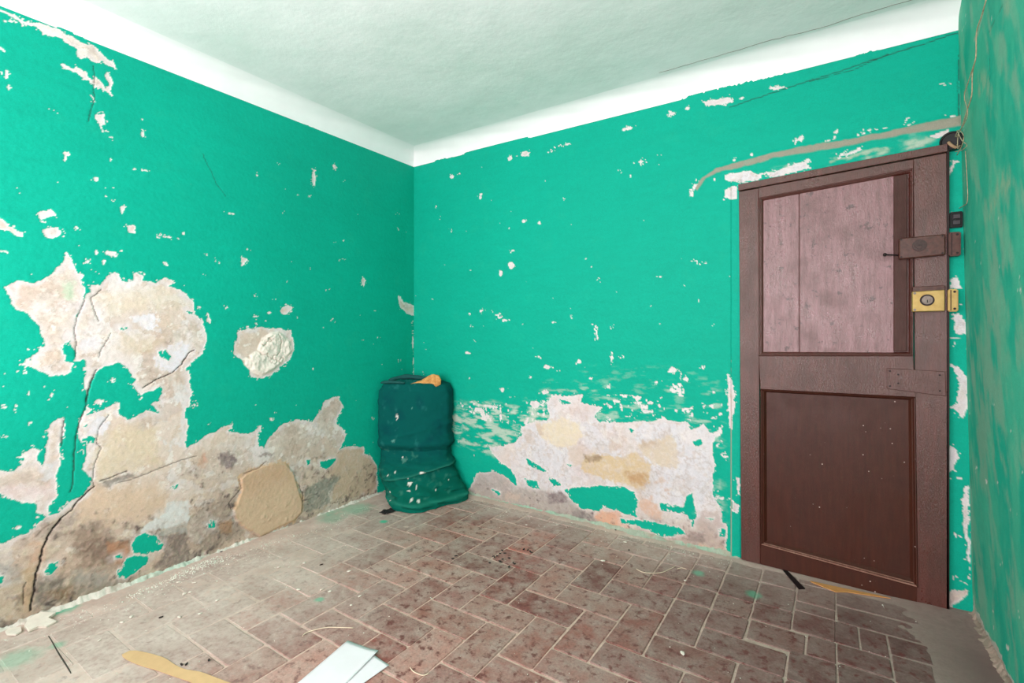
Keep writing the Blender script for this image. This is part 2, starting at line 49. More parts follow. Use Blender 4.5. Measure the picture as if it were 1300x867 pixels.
CHIP_B = [(0.402,2.412,0.024,0.015),(0.93,2.449,0.016,0.011),(1.064,2.461,0.027,0.015),(0.995,2.456,0.011,0.006),(0.684,2.235,0.02,0.012),(0.677,2.21,0.012,0.012),(0.24,2.208,0.011,0.009),(1.055,1.993,0.016,0.016),(1.18,1.964,0.009,0.011),(0.946,1.691,0.033,0.025),(0.86,1.639,0.016,0.024),(0.96,1.792,0.012,0.007),(1.595,1.217,0.007,0.028),(1.711,1.256,0.016,0.005),(1.417,1.323,0.008,0.005),(1.413,1.377,0.008,0.005),(1.695,1.056,0.008,0.021),(1.239,0.985,0.034,0.018),(2.072,1.0,0.023,0.019),(2.193,1.626,0.014,0.004),(2.23,1.619,0.018,0.005),(2.252,1.609,0.014,0.004),(2.178,2.011,0.008,0.019),(2.193,2.047,0.008,0.018),(1.883,2.253,0.008,0.016),(1.883,2.25,0.023,0.003),(0.824,1.34,0.024,0.008),(0.86,1.322,0.021,0.008),(0.895,1.302,0.026,0.01),(0.684,1.374,0.02,0.01),(0.574,1.356,0.016,0.008),(1.285,1.285,0.013,0.005),(2.0,1.271,0.007,0.004),(0.6,1.258,0.016,0.004),(0.562,1.059,0.025,0.006),(1.343,2.455,0.06,0.004),(1.26,2.432,0.025,0.004),(0.702,2.437,0.029,0.004),(0.496,2.417,0.032,0.004),(1.165,1.047,0.011,0.007),(1.475,1.031,0.016,0.013),(2.237,1.027,0.008,0.01),(1.79,2.468,0.041,0.013),(2.069,2.494,0.019,0.013),(2.155,2.504,0.015,0.012),(1.063,2.458,0.035,0.019),(0.936,2.452,0.023,0.016),(3.28,2.334,0.013,0.005),(2.432,2.489,0.021,0.009),(2.711,2.207,0.019,0.011),(2.992,2.187,0.021,0.008),(2.86,2.21,0.011,0.007),(2.856,2.189,0.004,0.015),(2.995,2.175,0.013,0.005),(3.141,2.176,0.009,0.005),(3.053,2.183,0.013,0.005),(2.829,2.174,0.027,0.006),(2.486,2.17,0.009,0.011),(2.4,2.16,0.009,0.007),(2.171,2.008,0.007,0.02),(2.201,2.066,0.006,0.028),(3.299,2.18,0.015,0.006),(2.3,2.074,0.005,0.015),(3.133,2.205,0.005,0.004),(0.37,0.256,0.027,0.02),(2.069,0.994,0.023,0.012),(2.143,0.951,0.017,0.011),(2.106,0.882,0.018,0.018),(1.219,0.813,0.034,0.012),(1.142,0.725,0.038,0.027),(0.871,0.804,0.017,0.019),(0.765,0.678,0.077,0.011),(0.665,0.645,0.044,0.015),(1.673,0.879,0.014,0.011),(1.555,0.923,0.012,0.008),(1.941,0.799,0.021,0.012),(1.993,0.784,0.012,0.018),(1.915,0.745,0.029,0.012),(2.179,0.75,0.007,0.022),(2.244,0.8,0.006,0.009),(1.974,0.925,0.01,0.006),(2.352,0.539,0.011,0.014),(2.296,0.889,0.011,0.011)]
SCRAPE_B = [([(0.381,0.602),(0.635,0.691),(1.125,0.686),(1.295,0.629),(1.09,0.457),(0.908,0.325),(0.715,0.329),(0.553,0.372),(0.381,0.367)],0.75),([(2.069,0.924),(2.143,0.928),(2.131,0.852),(2.044,0.859)],0.5),([(2.25,0.91),(2.341,0.904),(2.33,0.795),(2.262,0.826)],0.4),([(1.194,0.871),(1.666,0.899),(1.666,0.831),(1.194,0.796)],0.35),([(1.577,0.783),(1.666,0.831),(2.006,0.837),(2.044,0.686),(1.577,0.637)],0.5),([(0.425,0.673),(0.715,0.713),(1.295,0.687),(1.09,0.562),(0.715,0.569)],0.5),([(1.018,0.723),(1.295,0.804),(1.36,0.679),(1.125,0.611)],0.5),([(2.044,0.769),(2.341,0.832),(2.341,0.508),(2.285,0.645)],0.5),([(2.238,0.32),(2.352,0.413),(2.352,0.053),(2.215,0.143)],0.5),([(1.424,0.985),(2.296,1.023),(2.33,0.675),(1.993,0.739)],0.18),([(2.829,2.065),(2.838,2.085),(2.978,2.1),(3.069,2.107),(3.073,2.076),(2.961,2.072),(2.838,2.053)],0.9),([(3.133,2.079),(3.141,2.112),(3.203,2.114),(3.233,2.103),(3.187,2.088)],0.9),([(2.538,2.068),(2.649,2.082),(2.688,2.067),(2.549,2.049)],0.8)]
BAND = [(2.195,2.036),(2.23,2.091),(2.311,2.132),(2.444,2.149),(2.599,2.16),(2.745,2.169),(2.882,2.162),(2.995,2.164),(3.133,2.17),(3.233,2.176),(3.321,2.18),(3.321,2.132),(3.172,2.136),(3.011,2.135),(2.882,2.13),(2.745,2.131),(2.599,2.131),(2.444,2.114),(2.311,2.108),(2.254,2.087),(2.207,2.021)]
PELLETS = [(1.137,-0.863),(1.13,-0.829),(1.331,-0.792),(1.305,-0.722),(1.318,-0.706),(1.315,-0.673),(1.307,-0.637),(1.336,-0.656),(1.363,-0.747),(1.365,-0.722),(1.387,-0.691),(1.436,-0.724),(1.441,-0.772),(1.398,-0.559),(1.423,-0.555),(1.442,-0.561),(1.897,-0.246),(1.733,-0.026),(0.899,-1.98),(0.604,-1.292),(0.012,-1.505),(0.436,-1.959),(0.838,-2.047),(0.852,-2.036)]
CARD = [[(0.588,-2.145),(0.586,-2.121),(0.609,-2.106),(0.676,-2.08),(0.742,-2.065),(0.819,-2.061),(0.875,-2.051),(0.939,-2.028),(1.039,-2.005),(1.164,-1.982)],[(0.604,-2.148),(0.636,-2.148),(0.679,-2.14),(0.743,-2.124),(0.805,-2.109),(0.885,-2.088),(0.963,-2.072),(1.035,-2.061),(1.148,-2.042)]]
THREADS = [[(1.062,-1.704),(1.055,-1.687),(1.061,-1.662),(1.092,-1.616),(1.135,-1.587),(1.188,-1.556)],[(2.002,-0.431),(2.038,-0.445),(2.078,-0.433),(2.122,-0.397),(2.141,-0.355),(2.162,-0.296)],[(2.179,-0.315),(2.195,-0.292),(2.219,-0.292)],[(1.555,-1.597),(1.582,-1.606),(1.621,-1.602),(1.633,-1.584)]]
SHARD = [(-0.069,-2.274),(-0.086,-2.234),(-0.023,-2.25),(-0.017,-2.221),(0.028,-2.236),(0.037,-2.254),(0.083,-2.267),(0.064,-2.285),(-0.029,-2.292)]
SHARD2 = [(0.014,-2.318),(0.0,-2.3),(0.038,-2.29),(0.063,-2.297),(0.055,-2.311)]
RAG = [(0.298,-0.609),(0.274,-0.549),(0.346,-0.549),(0.363,-0.585),(0.363,-0.63),(0.331,-0.624)]
PAPER = [(1.239,-1.625),(1.394,-1.604),(1.428,-1.767),(1.288,-1.852)]
PAPER2 = [(1.394,-1.604),(1.482,-1.631),(1.476,-1.728),(1.427,-1.739)]
SPOTS = [(0.782,-1.256),(0.864,-1.431),(1.017,-1.381),(1.043,-1.452),(1.823,-0.441),(1.841,-0.156),(2.242,-0.411),(0.338,-2.064),(0.324,-2.027),(0.244,-1.742),(0.317,-1.818),(0.32,-1.796),(0.501,-1.914),(0.548,-1.854),(0.41,-2.16),(0.172,-1.783),(2.366,-0.971),(0.442,-1.429),(0.247,-1.743),(0.511,-1.329),(0.314,-1.816),(0.727,-1.502),(0.819,-1.442),(0.5,-1.761),(1.009,-0.15),(1.233,-0.258),(1.396,-0.151)]
GREENSPOTS = [((0.433,-0.712),0.03,0.9),((0.882,-1.499),0.025,0.55),((2.277,-0.296),0.035,0.55),((2.54,-0.361),0.04,0.5),((0.007,-2.201),0.04,0.8),((0.015,-2.157),0.05,0.6),((0.306,-2.259),0.03,0.4),((0.098,-0.666),0.13,0.45),((0.106,-0.866),0.1,0.35),((-0.027,-0.801),0.1,0.45),((0.284,-2.368),0.08,0.35)]
WIRES = [[(3.295,-0.55,2.391),(3.296,-0.482,2.37),(3.296,-0.409,2.348),(3.298,-0.388,2.266),(3.298,-0.334,2.228),(3.3,-0.313,2.153),(3.3,-0.242,2.123),(3.301,-0.136,2.087),(3.301,-0.006,2.074),(3.302,-0.067,2.026)],[(3.293,-0.414,2.249),(3.294,-0.294,2.214),(3.294,-0.221,2.185),(3.296,-0.269,2.107),(3.296,-0.224,2.078),(3.296,-0.102,2.072),(3.297,-0.08,2.016),(3.297,-0.127,2.015)],[(3.262,-0.281,2.032),(3.263,-0.361,1.967),(3.264,-0.437,1.924),(3.264,-0.357,1.93),(3.263,-0.242,1.959)],[(3.262,-0.249,2.017),(3.262,-0.31,2.023),(3.263,-0.389,1.976),(3.264,-0.359,1.949),(3.264,-0.27,1.937)],[(3.311,-0.142,1.982),(3.313,-0.153,1.89),(3.315,-0.157,1.773),(3.315,-0.073,1.767),(3.315,0.022,1.776)]]
CRACK_R = [[(3.315,-0.391,2.424),(3.316,-0.311,2.382),(3.315,-0.249,2.392)],[(3.317,-0.635,2.314),(3.317,-0.549,2.312),(3.317,-0.456,2.315)],[(3.317,-0.305,2.328),(3.317,-0.239,2.302),(3.318,-0.219,2.252)],[(3.318,-0.45,2.251),(3.32,-0.466,2.164),(3.322,-0.431,2.046)]]
FADE_R = [[(3.318,-0.277,2.241),(3.32,-0.455,2.17),(3.321,-0.448,2.099),(3.32,-0.283,2.16)],[(3.317,-0.675,2.31),(3.317,-0.729,2.279),(3.318,-0.69,2.266),(3.317,-0.632,2.279)],[(3.327,-0.531,1.786),(3.327,-0.642,1.766),(3.328,-0.69,1.711),(3.329,-0.635,1.681),(3.328,-0.507,1.74)],[(3.328,-0.397,1.712),(3.328,-0.525,1.718),(3.329,-0.478,1.647),(3.329,-0.369,1.656)]]
OPENJOINT = [(0.199,-2.261,0.0006),(0.275,-2.266,0.0006),(0.369,-2.273,0.0006),(0.442,-2.277,0.0006),(0.512,-2.281,0.0006),(0.553,-2.284,0.0006)]

# ------------------------------------------------------------------ numpy helpers
def lin(h):
    c = np.array([int(h[i:i+2], 16)/255 for i in (0, 2, 4)])
    return np.where(c <= .04045, c/12.92, ((c+.055)/1.055)**2.4)
def L4(h): return tuple(lin(h)) + (1.0,)
def hashf(ix, iy, seed):
    h = (ix*374761393 + iy*668265263 + seed*974634777) & 0xFFFFFFFF
    h = ((h ^ (h >> 13)) * 1274126177) & 0xFFFFFFFF
    return ((h ^ (h >> 16)) & 0xFFFF) / 65535.0*2-1
def vnoise(x, y, s, seed):
    x = x/s + 1000; y = y/s + 1000
    ix = np.floor(x).astype(np.int64); iy = np.floor(y).astype(np.int64)
    fx = x-ix; fy = y-iy; fx = fx*fx*(3-2*fx); fy = fy*fy*(3-2*fy)
    a = hashf(ix, iy, seed); b = hashf(ix+1, iy, seed); c = hashf(ix, iy+1, seed); d = hashf(ix+1, iy+1, seed)
    return (a*(1-fx)+b*fx)*(1-fy) + (c*(1-fx)+d*fx)*fy
def fbm(x, y, s, seed, n=4, g=.55):
    r = 0; a = 1; t = 0
    for i in range(n):
        cs, sn = math.cos(i*1.1), math.sin(i*1.1)
        r = r + a*vnoise(x*cs-y*sn, x*sn+y*cs, s, seed+i*17); t += a; a *= g; s *= .5
    return r/t*1.4
def sstep(a, b, x):
    t = np.clip((x-a)/(b-a), 0, 1); return t*t*(3-2*t)
def sdist(poly, X, Y, pad=.06):
    """signed distance (m), positive inside"""
    p = np.array(poly, float); out = np.full(X.shape, -pad)
    m = (X > p[:, 0].min()-pad) & (X < p[:, 0].max()+pad) & (Y > p[:, 1].min()-pad) & (Y < p[:, 1].max()+pad)
    if not m.any(): return out
    x = X[m]; y = Y[m]; d = np.full(x.shape, 1e9); ins = np.zeros(x.shape, bool)
    for i in range(len(p)):
        ax, ay = p[i-1]; bx, by = p[i]; ex, ey = bx-ax, by-ay; l = ex*ex+ey*ey+1e-12
        t = np.clip(((x-ax)*ex+(y-ay)*ey)/l, 0, 1)
        d = np.minimum(d, (x-ax-t*ex)**2+(y-ay-t*ey)**2)
        if ey != 0:
            ins ^= ((ay > y) != (by > y)) & (x < ex*(y-ay)/ey+ax)
    d = np.sqrt(d); out[m] = np.maximum(np.where(ins, d, -d), -pad)
    return out
def ldist(line, X, Y, pad=.03):
    p = np.array(line, float); out = np.full(X.shape, 1.0)
    m = (X > p[:, 0].min()-pad) & (X < p[:, 0].max()+pad) & (Y > p[:, 1].min()-pad) & (Y < p[:, 1].max()+pad)
    x = X[m]; y = Y[m]; d = np.full(x.shape, 1e9)
    for i in range(1, len(p)):
        ax, ay = p[i-1]; bx, by = p[i]; ex, ey = bx-ax, by-ay; l = ex*ex+ey*ey+1e-12
        t = np.clip(((x-ax)*ex+(y-ay)*ey)/l, 0, 1)
        d = np.minimum(d, (x-ax-t*ex)**2+(y-ay-t*ey)**2)
    out[m] = np.sqrt(d); return out
def mixc(c, col, m):
    return c*(1-m[..., None]) + (lin(col) if isinstance(col, str) else col)*m[..., None]

# ------------------------------------------------------------------ materials
def newmat(name):
    m = bpy.data.materials.new(name); m.use_nodes = True
    nt = m.node_tree; return m, nt, nt.nodes['Principled BSDF']
def N(nt, typ, **kw):
    n = nt.nodes.new(typ)
    for k, v in kw.items():
        if k in n.inputs.keys(): n.inputs[k].default_value = v
        else: setattr(n, k, v)
    return n
def noise(nt, scale, detail=4, rough=.55, stretch=None, coord='geo'):
    if coord == 'geo': src = nt.nodes.new('ShaderNodeNewGeometry').outputs['Position']
    else: src = nt.nodes.new('ShaderNodeTexCoord').outputs['Object']
    mp = nt.nodes.new('ShaderNodeMapping'); nt.links.new(src, mp.inputs[0])
    if stretch: mp.inputs['Scale'].default_value = stretch
    n = N(nt, 'ShaderNodeTexNoise', Scale=scale, Detail=detail, Roughness=rough)
    nt.links.new(mp.outputs[0], n.inputs['Vector']); return n.outputs['Fac']
def ramp(nt, src, stops):
    r = nt.nodes.new('ShaderNodeValToRGB'); e = r.color_ramp.elements
    while len(e) < len(stops): e.new(.5)
    for k, (p, c) in enumerate(stops):
        e[k].position = p; e[k].color = c if not isinstance(c, (int, float)) else (c, c, c, 1)
    nt.links.new(src, r.inputs[0]); return r.outputs[0]
def mix(nt, fac, a, b, mode='MIX'):
    m = nt.nodes.new('ShaderNodeMix'); m.data_type = 'RGBA'; m.blend_type = mode
    for s, v in ((0, fac), (6, a), (7, b)):
        if hasattr(v, 'node'): nt.links.new(v, m.inputs[s])
        else: m.inputs[s].default_value = v
    return m.outputs[2]
def bump(nt, b, h, strength=.3, dist=.002):
    n = N(nt, 'ShaderNodeBump', Strength=strength, Distance=dist); nt.links.new(h, n.inputs['Height'])
    nt.links.new(n.outputs[0], b.inputs['Normal'])
def simple(name, col, rough=.6, metal=0, var=.15, scale=40, bmp=.2, stretch=None, col2=None, spec=.5):
    m, nt, b = newmat(name); f = noise(nt, scale, 5, .6, stretch)
    c = np.array(L4(col)); c2 = np.array(L4(col2)) if col2 else c*(1-var*2); c2[3] = 1
    nt.links.new(ramp(nt, f, [(.3, tuple(c2)), (.65, tuple(c))]), b.inputs['Base Color'])
    b.inputs['Roughness'].default_value = rough; b.inputs['Metallic'].default_value = metal
    b.inputs['Specular IOR Level'].default_value = spec
    if bmp: bump(nt, b, f, bmp, .002)
    return m
def vcol_mat(name, rough=.7, fine=260, bmp=.25, amount=.16, spec=.3):
    m, nt, b = newmat(name)
    a = N(nt, 'ShaderNodeAttribute', attribute_name='tone')
    f = noise(nt, fine, 3, .6); f2 = noise(nt, 35, 5, .6)
    g = ramp(nt, f, [(.25, 1-amount), (.75, 1+amount*.4)])
    g2 = ramp(nt, f2, [(.3, 1-amount*.5), (.7, 1.0)])
    c = mix(nt, 1.0, a.outputs['Color'], g, 'MULTIPLY'); c = mix(nt, 1.0, c, g2, 'MULTIPLY')
    nt.links.new(c, b.inputs['Base Color'])
    b.inputs['Roughness'].default_value = rough; b.inputs['Specular IOR Level'].default_value = spec
    bump(nt, b, f, bmp, .001)
    return m
M_WALL = vcol_mat('painted_plaster', rough=.7, spec=.18)

def mkobj(name, me, mat, parent=None, smooth=False):
    o = bpy.data.objects.new(name, me); COL.objects.link(o)
    if mat is not None and not me.materials: me.materials.append(mat)
    if parent: o.parent = parent
    if smooth: me.polygons.foreach_set('use_smooth', [True]*len(me.polygons))
    return o
def struct(o): o['kind'] = 'structure'; return o
def tag(o, label, cat=None, group=None, kind=None):
    o['label'] = label
    if cat: o['category'] = cat
    if group: o['group'] = group
    if kind: o['kind'] = kind
    return o
def empty(name, loc=(0, 0, 0)):
    o = bpy.data.objects.new(name, None); COL.objects.link(o); o.location = loc; o.empty_display_size = .05; return o
def grid_mesh(name, P, tone=None, flip=False):
    """P: (rows, cols, 3) -> mesh"""
    nr, nc, _ = P.shape; me = bpy.data.meshes.new(name)
    idx = np.arange(nr*nc).reshape(nr, nc)
    q = np.stack([idx[:-1, :-1], idx[:-1, 1:], idx[1:, 1:], idx[1:, :-1]], -1).reshape(-1, 4)
    if flip: q = q[:, ::-1]
    me.vertices.add(nr*nc); me.vertices.foreach_set('co', P.reshape(-1).astype(np.float32))
    nq = len(q); me.loops.add(nq*4); me.loops.foreach_set('vertex_index', np.ascontiguousarray(q).reshape(-1).astype(np.int32))
    me.polygons.add(nq); me.polygons.foreach_set('loop_start', np.arange(0, nq*4, 4, dtype=np.int32))
    me.polygons.foreach_set('use_smooth', np.ones(nq, bool))
    me.update(calc_edges=True)
    if tone is not None:
        a = me.color_attributes.new('tone', 'FLOAT_COLOR', 'POINT')
        c = np.ones((nr*nc, 4), np.float32); c[:, :3] = np.clip(tone.reshape(-1, 3), 0, 1); a.data.foreach_set('color', c.reshape(-1))
    return me
# bmesh helpers
def finish(name, bm, mat, parent=None, smooth=False):
    bmesh.ops.recalc_face_normals(bm, faces=bm.faces)
    me = bpy.data.meshes.new(name); bm.to_mesh(me); bm.free(); return mkobj(name, me, mat, parent, smooth)
def box(bm, x0, x1, y0, y1, z0, z1, bev=0, seg=1):
    vs = [bm.verts.new(c) for c in ((x0, y0, z0), (x1, y0, z0), (x1, y1, z0), (x0, y1, z0), (x0, y0, z1), (x1, y0, z1), (x1, y1, z1), (x0, y1, z1))]
    fs = [bm.faces.new([vs[i] for i in f]) for f in ((0, 1, 2, 3), (4, 5, 6, 7), (0, 1, 5, 4), (1, 2, 6, 5), (2, 3, 7, 6), (3, 0, 4, 7))]
    bmesh.ops.recalc_face_normals(bm, faces=fs)
    if bev: bmesh.ops.bevel(bm, geom=list({e for f in fs for e in f.edges}), offset=bev, segments=seg, affect='EDGES')
def quadbox(bm, q, yb, yf, bev=.0015):
    """q: four (x,z) corners bl, br, tr, tl; yb back, yf front"""
    vs = [bm.verts.new((x, yf, z)) for x, z in q] + [bm.verts.new((x, yb, z)) for x, z in q]
    fs = [bm.faces.new([vs[i] for i in f]) for f in ((0, 1, 2, 3), (7, 6, 5, 4), (0, 4, 5, 1), (1, 5, 6, 2), (2, 6, 7, 3), (3, 7, 4, 0))]
    if bev: bmesh.ops.bevel(bm, geom=list({e for f in fs for e in f.edges}), offset=bev, segments=1, affect='EDGES')
def cyl(bm, c, axis, r, h, n=20, r2=None, bev=0):
    z = Vector(axis).normalized(); x = z.orthogonal().normalized(); y = z.cross(x); c = Vector(c); r2 = r if r2 is None else r2
    a = [bm.verts.new(c + r*(x*math.cos(t)+y*math.sin(t))) for t in [2*math.pi*i/n for i in range(n)]]
    b = [bm.verts.new(c + z*h + r2*(x*math.cos(t)+y*math.sin(t))) for t in [2*math.pi*i/n for i in range(n)]]
    for i in range(n): bm.faces.new((a[i], a[(i+1) % n], b[(i+1) % n], b[i]))
    bm.faces.new(a[::-1]); f = bm.faces.new(b)
    if bev: bmesh.ops.bevel(bm, geom=list(f.edges), offset=bev, segments=2, affect='EDGES')
def tube(bm, pts, r, n=6, taper=None):
    P = [Vector(p) for p in pts]
    # smooth
    Q = []
    for i in range(len(P)-1):
        p0 = P[max(i-1, 0)]; p1 = P[i]; p2 = P[i+1]; p3 = P[min(i+2, len(P)-1)]
        for k in range(4):
            t = k/4; Q.append(.5*((2*p1)+(-p0+p2)*t+(2*p0-5*p1+4*p2-p3)*t*t+(-p0+3*p1-3*p2+p3)*t**3))
    Q.append(P[-1]); rings = []
    for i, q in enumerate(Q):
        d = (Q[min(i+1, len(Q)-1)]-Q[max(i-1, 0)]).normalized(); x = d.cross(Vector((.13, .2, .97))).normalized(); y = d.cross(x)
        rr = r*(taper(i/(len(Q)-1)) if taper else 1)
        rings.append([bm.verts.new(q+rr*(x*math.cos(a)+y*math.sin(a))) for a in [2*math.pi*k/n for k in range(n)]])
    for a, b in zip(rings, rings[1:]):
        for k in range(n): bm.faces.new((a[k], a[(k+1) % n], b[(k+1) % n], b[k]))
    bm.faces.new(rings[0][::-1]); bm.faces.new(rings[-1])

rnd = random.Random(5); RS = np.random.RandomState(7)
GREEN = lin('00AC92')

def rand_chips(n, s0, s1, z0, z1, lo=.0015, hi=.005, bias=1.6):
    s = RS.uniform(s0, s1, n); z = z0+(z1-z0)*RS.uniform(0, 1, n)**bias
    r = lo+(hi-lo)*RS.uniform(0, 1, n)**3; a = RS.uniform(.5, 2.2, n)
    return [(s[i], z[i], r[i]*a[i], r[i]/a[i]) for i in range(n)]
def chip_field(chips, X, Y, S0, Z0, st):
    F = np.full(X.shape, -.05)
    for cx, cy, rx, ry in chips:
        k = int(max(rx, ry)/st*1.6)+3
        i = int(round((cy-Z0)/st)); j = int(round((cx-S0)/st))
        sl = (slice(max(0, i-k), max(0, i+k+1)), slice(max(0, j-k), max(0, j+k+1)))
        if X[sl].size == 0: continue
        d = (1-np.sqrt(((X[sl]-cx)/rx)**2+((Y[sl]-cy)/ry)**2))*min(rx, ry)
        F[sl] = np.maximum(F[sl], d)
    return F

def paint(S, Z, peel, holes, tints, cracks, chips, st, seed, lowdirt, scrapes=(), greenvar=1.0, base='D9CCC2', dirt_top=.62):
    """returns colour and inward relief of a peeling painted wall"""
    w1 = fbm(S, Z, .05, seed, 4); w2 = fbm(S, Z, .05, seed+50, 4)
    n3 = fbm(S, Z, .012, seed+9, 3)
    Sw = S+.008*w1; Zw = Z+.008*w2
    P = np.full(S.shape, -.06)
    for p in peel: P = np.maximum(P, sdist(p, Sw, Zw))
    for h in holes: P = np.minimum(P, -sdist(h, Sw, Zw))
    P = np.maximum(P, chip_field(chips, S+.0025*w1, Z+.0025*w2, S.min(), Z.min(), st)-.0021)
    P = P + .003*n3 + .002*w1 + .0045*fbm(S, Z, .028, seed+15, 4)*sstep(-.03, -.012, P)
    # small loose holes around patch borders
    sp = fbm(S, Z, .009, seed+77, 2)
    near = sstep(-.028, -.002, P)*(1-sstep(0, .004, P))
    P = np.maximum(P, np.where(near*(sp+fbm(S, Z, .05, seed+31, 2)*.5) > .66, .0010, -.05))
    for poly, k in scrapes:
        if k == .5:
            q = fbm(S, Z, .022, seed+91, 5)+.5*fbm(S, Z, .10, seed+92, 2)
            P = np.maximum(P, np.where((q > .40)&(sdist(poly, Sw, Zw) > 0), .0025*sstep(.40, .55, q), -.05))
    inn = sstep(.02, .0, P)*sstep(-.0, .003, P)
    mask = sstep(-.0006, .0014, P)
    # exposed ground
    a = fbm(S, Z, .12, seed+3, 5); b = fbm(S, Z, .03, seed+4, 4); c = fbm(S, Z, .3, seed+5, 3)
    E = np.broadcast_to(lin(base), S.shape+(3,)).copy(); e5 = fbm(S, Z, .018, seed+41, 4); rg = 1-np.abs(fbm(S, Z, .06, seed+42, 5))*2.2
    E = mixc(E, 'E4DBDA', sstep(.1, .6, a)*.8); E = mixc(E, 'CDB9AC', sstep(.1, .6, -a)*(.75 if lowdirt else .4)*(1 if base == 'D9CCC2' else .35))
    E = mixc(E, 'BFA998', sstep(.25, .8, b)*.4); E = mixc(E, 'EFE6DF', sstep(.3, .8, e5)*.3*(1 if base == 'D9CCC2' else .3)); E = mixc(E, 'A8917F', sstep(.72, 1.0, rg)*.35); E = mixc(E, 'D8BCB4', sstep(.2, .8, c)*.45)
    if lowdirt:
        low = sstep(dirt_top, dirt_top*.2, Z+.25*dirt_top*c)
        E = mixc(E, 'C2A58F', low*.62)
        E = mixc(E, '96867A', low*sstep(.05, .5, a+.5*b+.35*e5)*.7)
        E = mixc(E, 'DDCDB6', low*sstep(.1, .6, -b+.5*e5)*.6)
        E = mixc(E, '4E4143', low*sstep(.42, .85, b+.45*e5+.35*a)*.75)
    lowm = low if lowdirt else 0
    mk_ = .5 if base != 'D9CCC2' else 1.0
    E = np.clip(E*(1+mk_*(.13*e5+.09*b+.05*a))[..., None], 0, 1)
    E = mixc(E, '8F7A6C', sstep(.6, .95, e5-.4*b)*.35*mk_)
    # thin skins of limewash with crisp broken edges
    for kk, (sc, th_, cc, al) in enumerate([(.16, .18, 'EAE3E2', .55), (.09, .30, 'C9B2A2', .5), (.22, .34, 'DCC6B4', .55), (.05, .48, 'F2ECE6', .6)]):
        q = fbm(S, Z, sc, seed+200+kk, 6, .6)
        E = mixc(E, cc, sstep(th_-.012, th_+.012, q)*al*(1 if mk_ == 1 else .55)*(1-.55*lowm))
        E = mixc(E, '8A7668', np.exp(-((q-th_)/.012)**2)*.45*mk_*sstep(-.2, .5, b))
    for poly, colr, k, fe in tints:
        d = sdist(poly, S+.022*w1, Z+.022*w2, pad=.12)
        E = mixc(E, colr, sstep(-fe*.9-.003, fe*.9+.003, d+.010*n3+.006*b)*k*(1.0-.35*sstep(-.2, .8, b)-.25*sstep(.2, .5, e5)))
    # mottling inside the darker masonry
    lum = E.mean(-1, keepdims=True)
    sp2 = fbm(S, Z, .02, seed+21, 4)
    dk = sstep(.32, .12, lum[..., 0])
    E = mixc(E, '4F4643', sstep(.3, .75, sp2)*dk*.75); E = mixc(E, 'C9BBA8', sstep(.35, .8, -sp2)*dk*.7)
    if lowdirt:
        zone = sstep(.1, .7, fbm(S, Z, .22, seed+24, 3)+.1)
        E = mixc(E, '453A3C', sstep(.38, .75, fbm(S*.8, Z*1.3, .022, seed+23, 5)+.3*sp2)*low*zone*.75)
    E = mixc(E, 'E3DADB', sstep(.030, .0, P+.016*b+.006*e5)*.7*(0.4+.6*sstep(.25, .5, Z))); E = mixc(E, 'EEE6E2', sstep(.007, .0015, P+.002*sp2)*.6)          # pale lime rim
    # paint film
    g = fbm(S, Z, .5, seed+6, 4); g2 = fbm(S*.5, Z*2.2, .06, seed+7, 4)
    G = GREEN*(1+.055*greenvar*g[..., None]+.035*g2[..., None])
    G = mixc(G, '1DB394', sstep(.35, 1.0, fbm(S, Z, .09, seed+8, 4))*.22)
    for poly, k in scrapes:
        d = sdist(poly, S+.03*w1, Z+.02*w2, pad=.1)
        st_ = fbm(S*.6, Z*2.0, .045, seed+61, 5)
        if k > .7 and len(poly) < 9: G = mixc(G, 'A9C0A6', sstep(-.006, .006, d+.02*st_)*.75)
        G = mixc(G, 'BFD0C0' if k > .3 else '9FC9B4', sstep(-.03, .03, d)*sstep(.75-k*.8, 1.25-k*.6, st_+.35)*min(1, k+.15))
    C = mixc(G, E, mask)
    relief = -.0022*mask + .0006*n3 + .004*fbm(S, Z, .45, seed+12, 3)*sstep(0, .1, S)
    rough = mask*(sstep(.5, .25, lum[..., 0])*.6+.2)
    relief += rough*.0055*(.5*a+.6*b+.5*e5)
    for wd, ln in cracks:
        d = ldist(ln, S+.004*w1+.002*n3, Z+.004*w2)
        C = mixc(C, '2B2320', sstep(.0018*wd+.0018, .0006+.0007*wd, d)*min(1, .5+.3*wd)); relief -= .0035*min(wd, 1.3)*np.exp(-(d/.0032)**2)
    return C, relief, mask

# ------------------------------------------------------------------ wall_left
st = .004
s = np.arange(-.012, 2.62, st); z = np.arange(-.02, 2.572, st); S, Z = np.meshgrid(s, z)
w = rand_chips(150, 0, 2.5, .25, 2.3, .0015, .004, 1.3)
C, R, MK = paint(S, Z, PEEL_L, HOLE_L, TINT_L, CRACK_L, CHIP_L+w, st, 11, True)
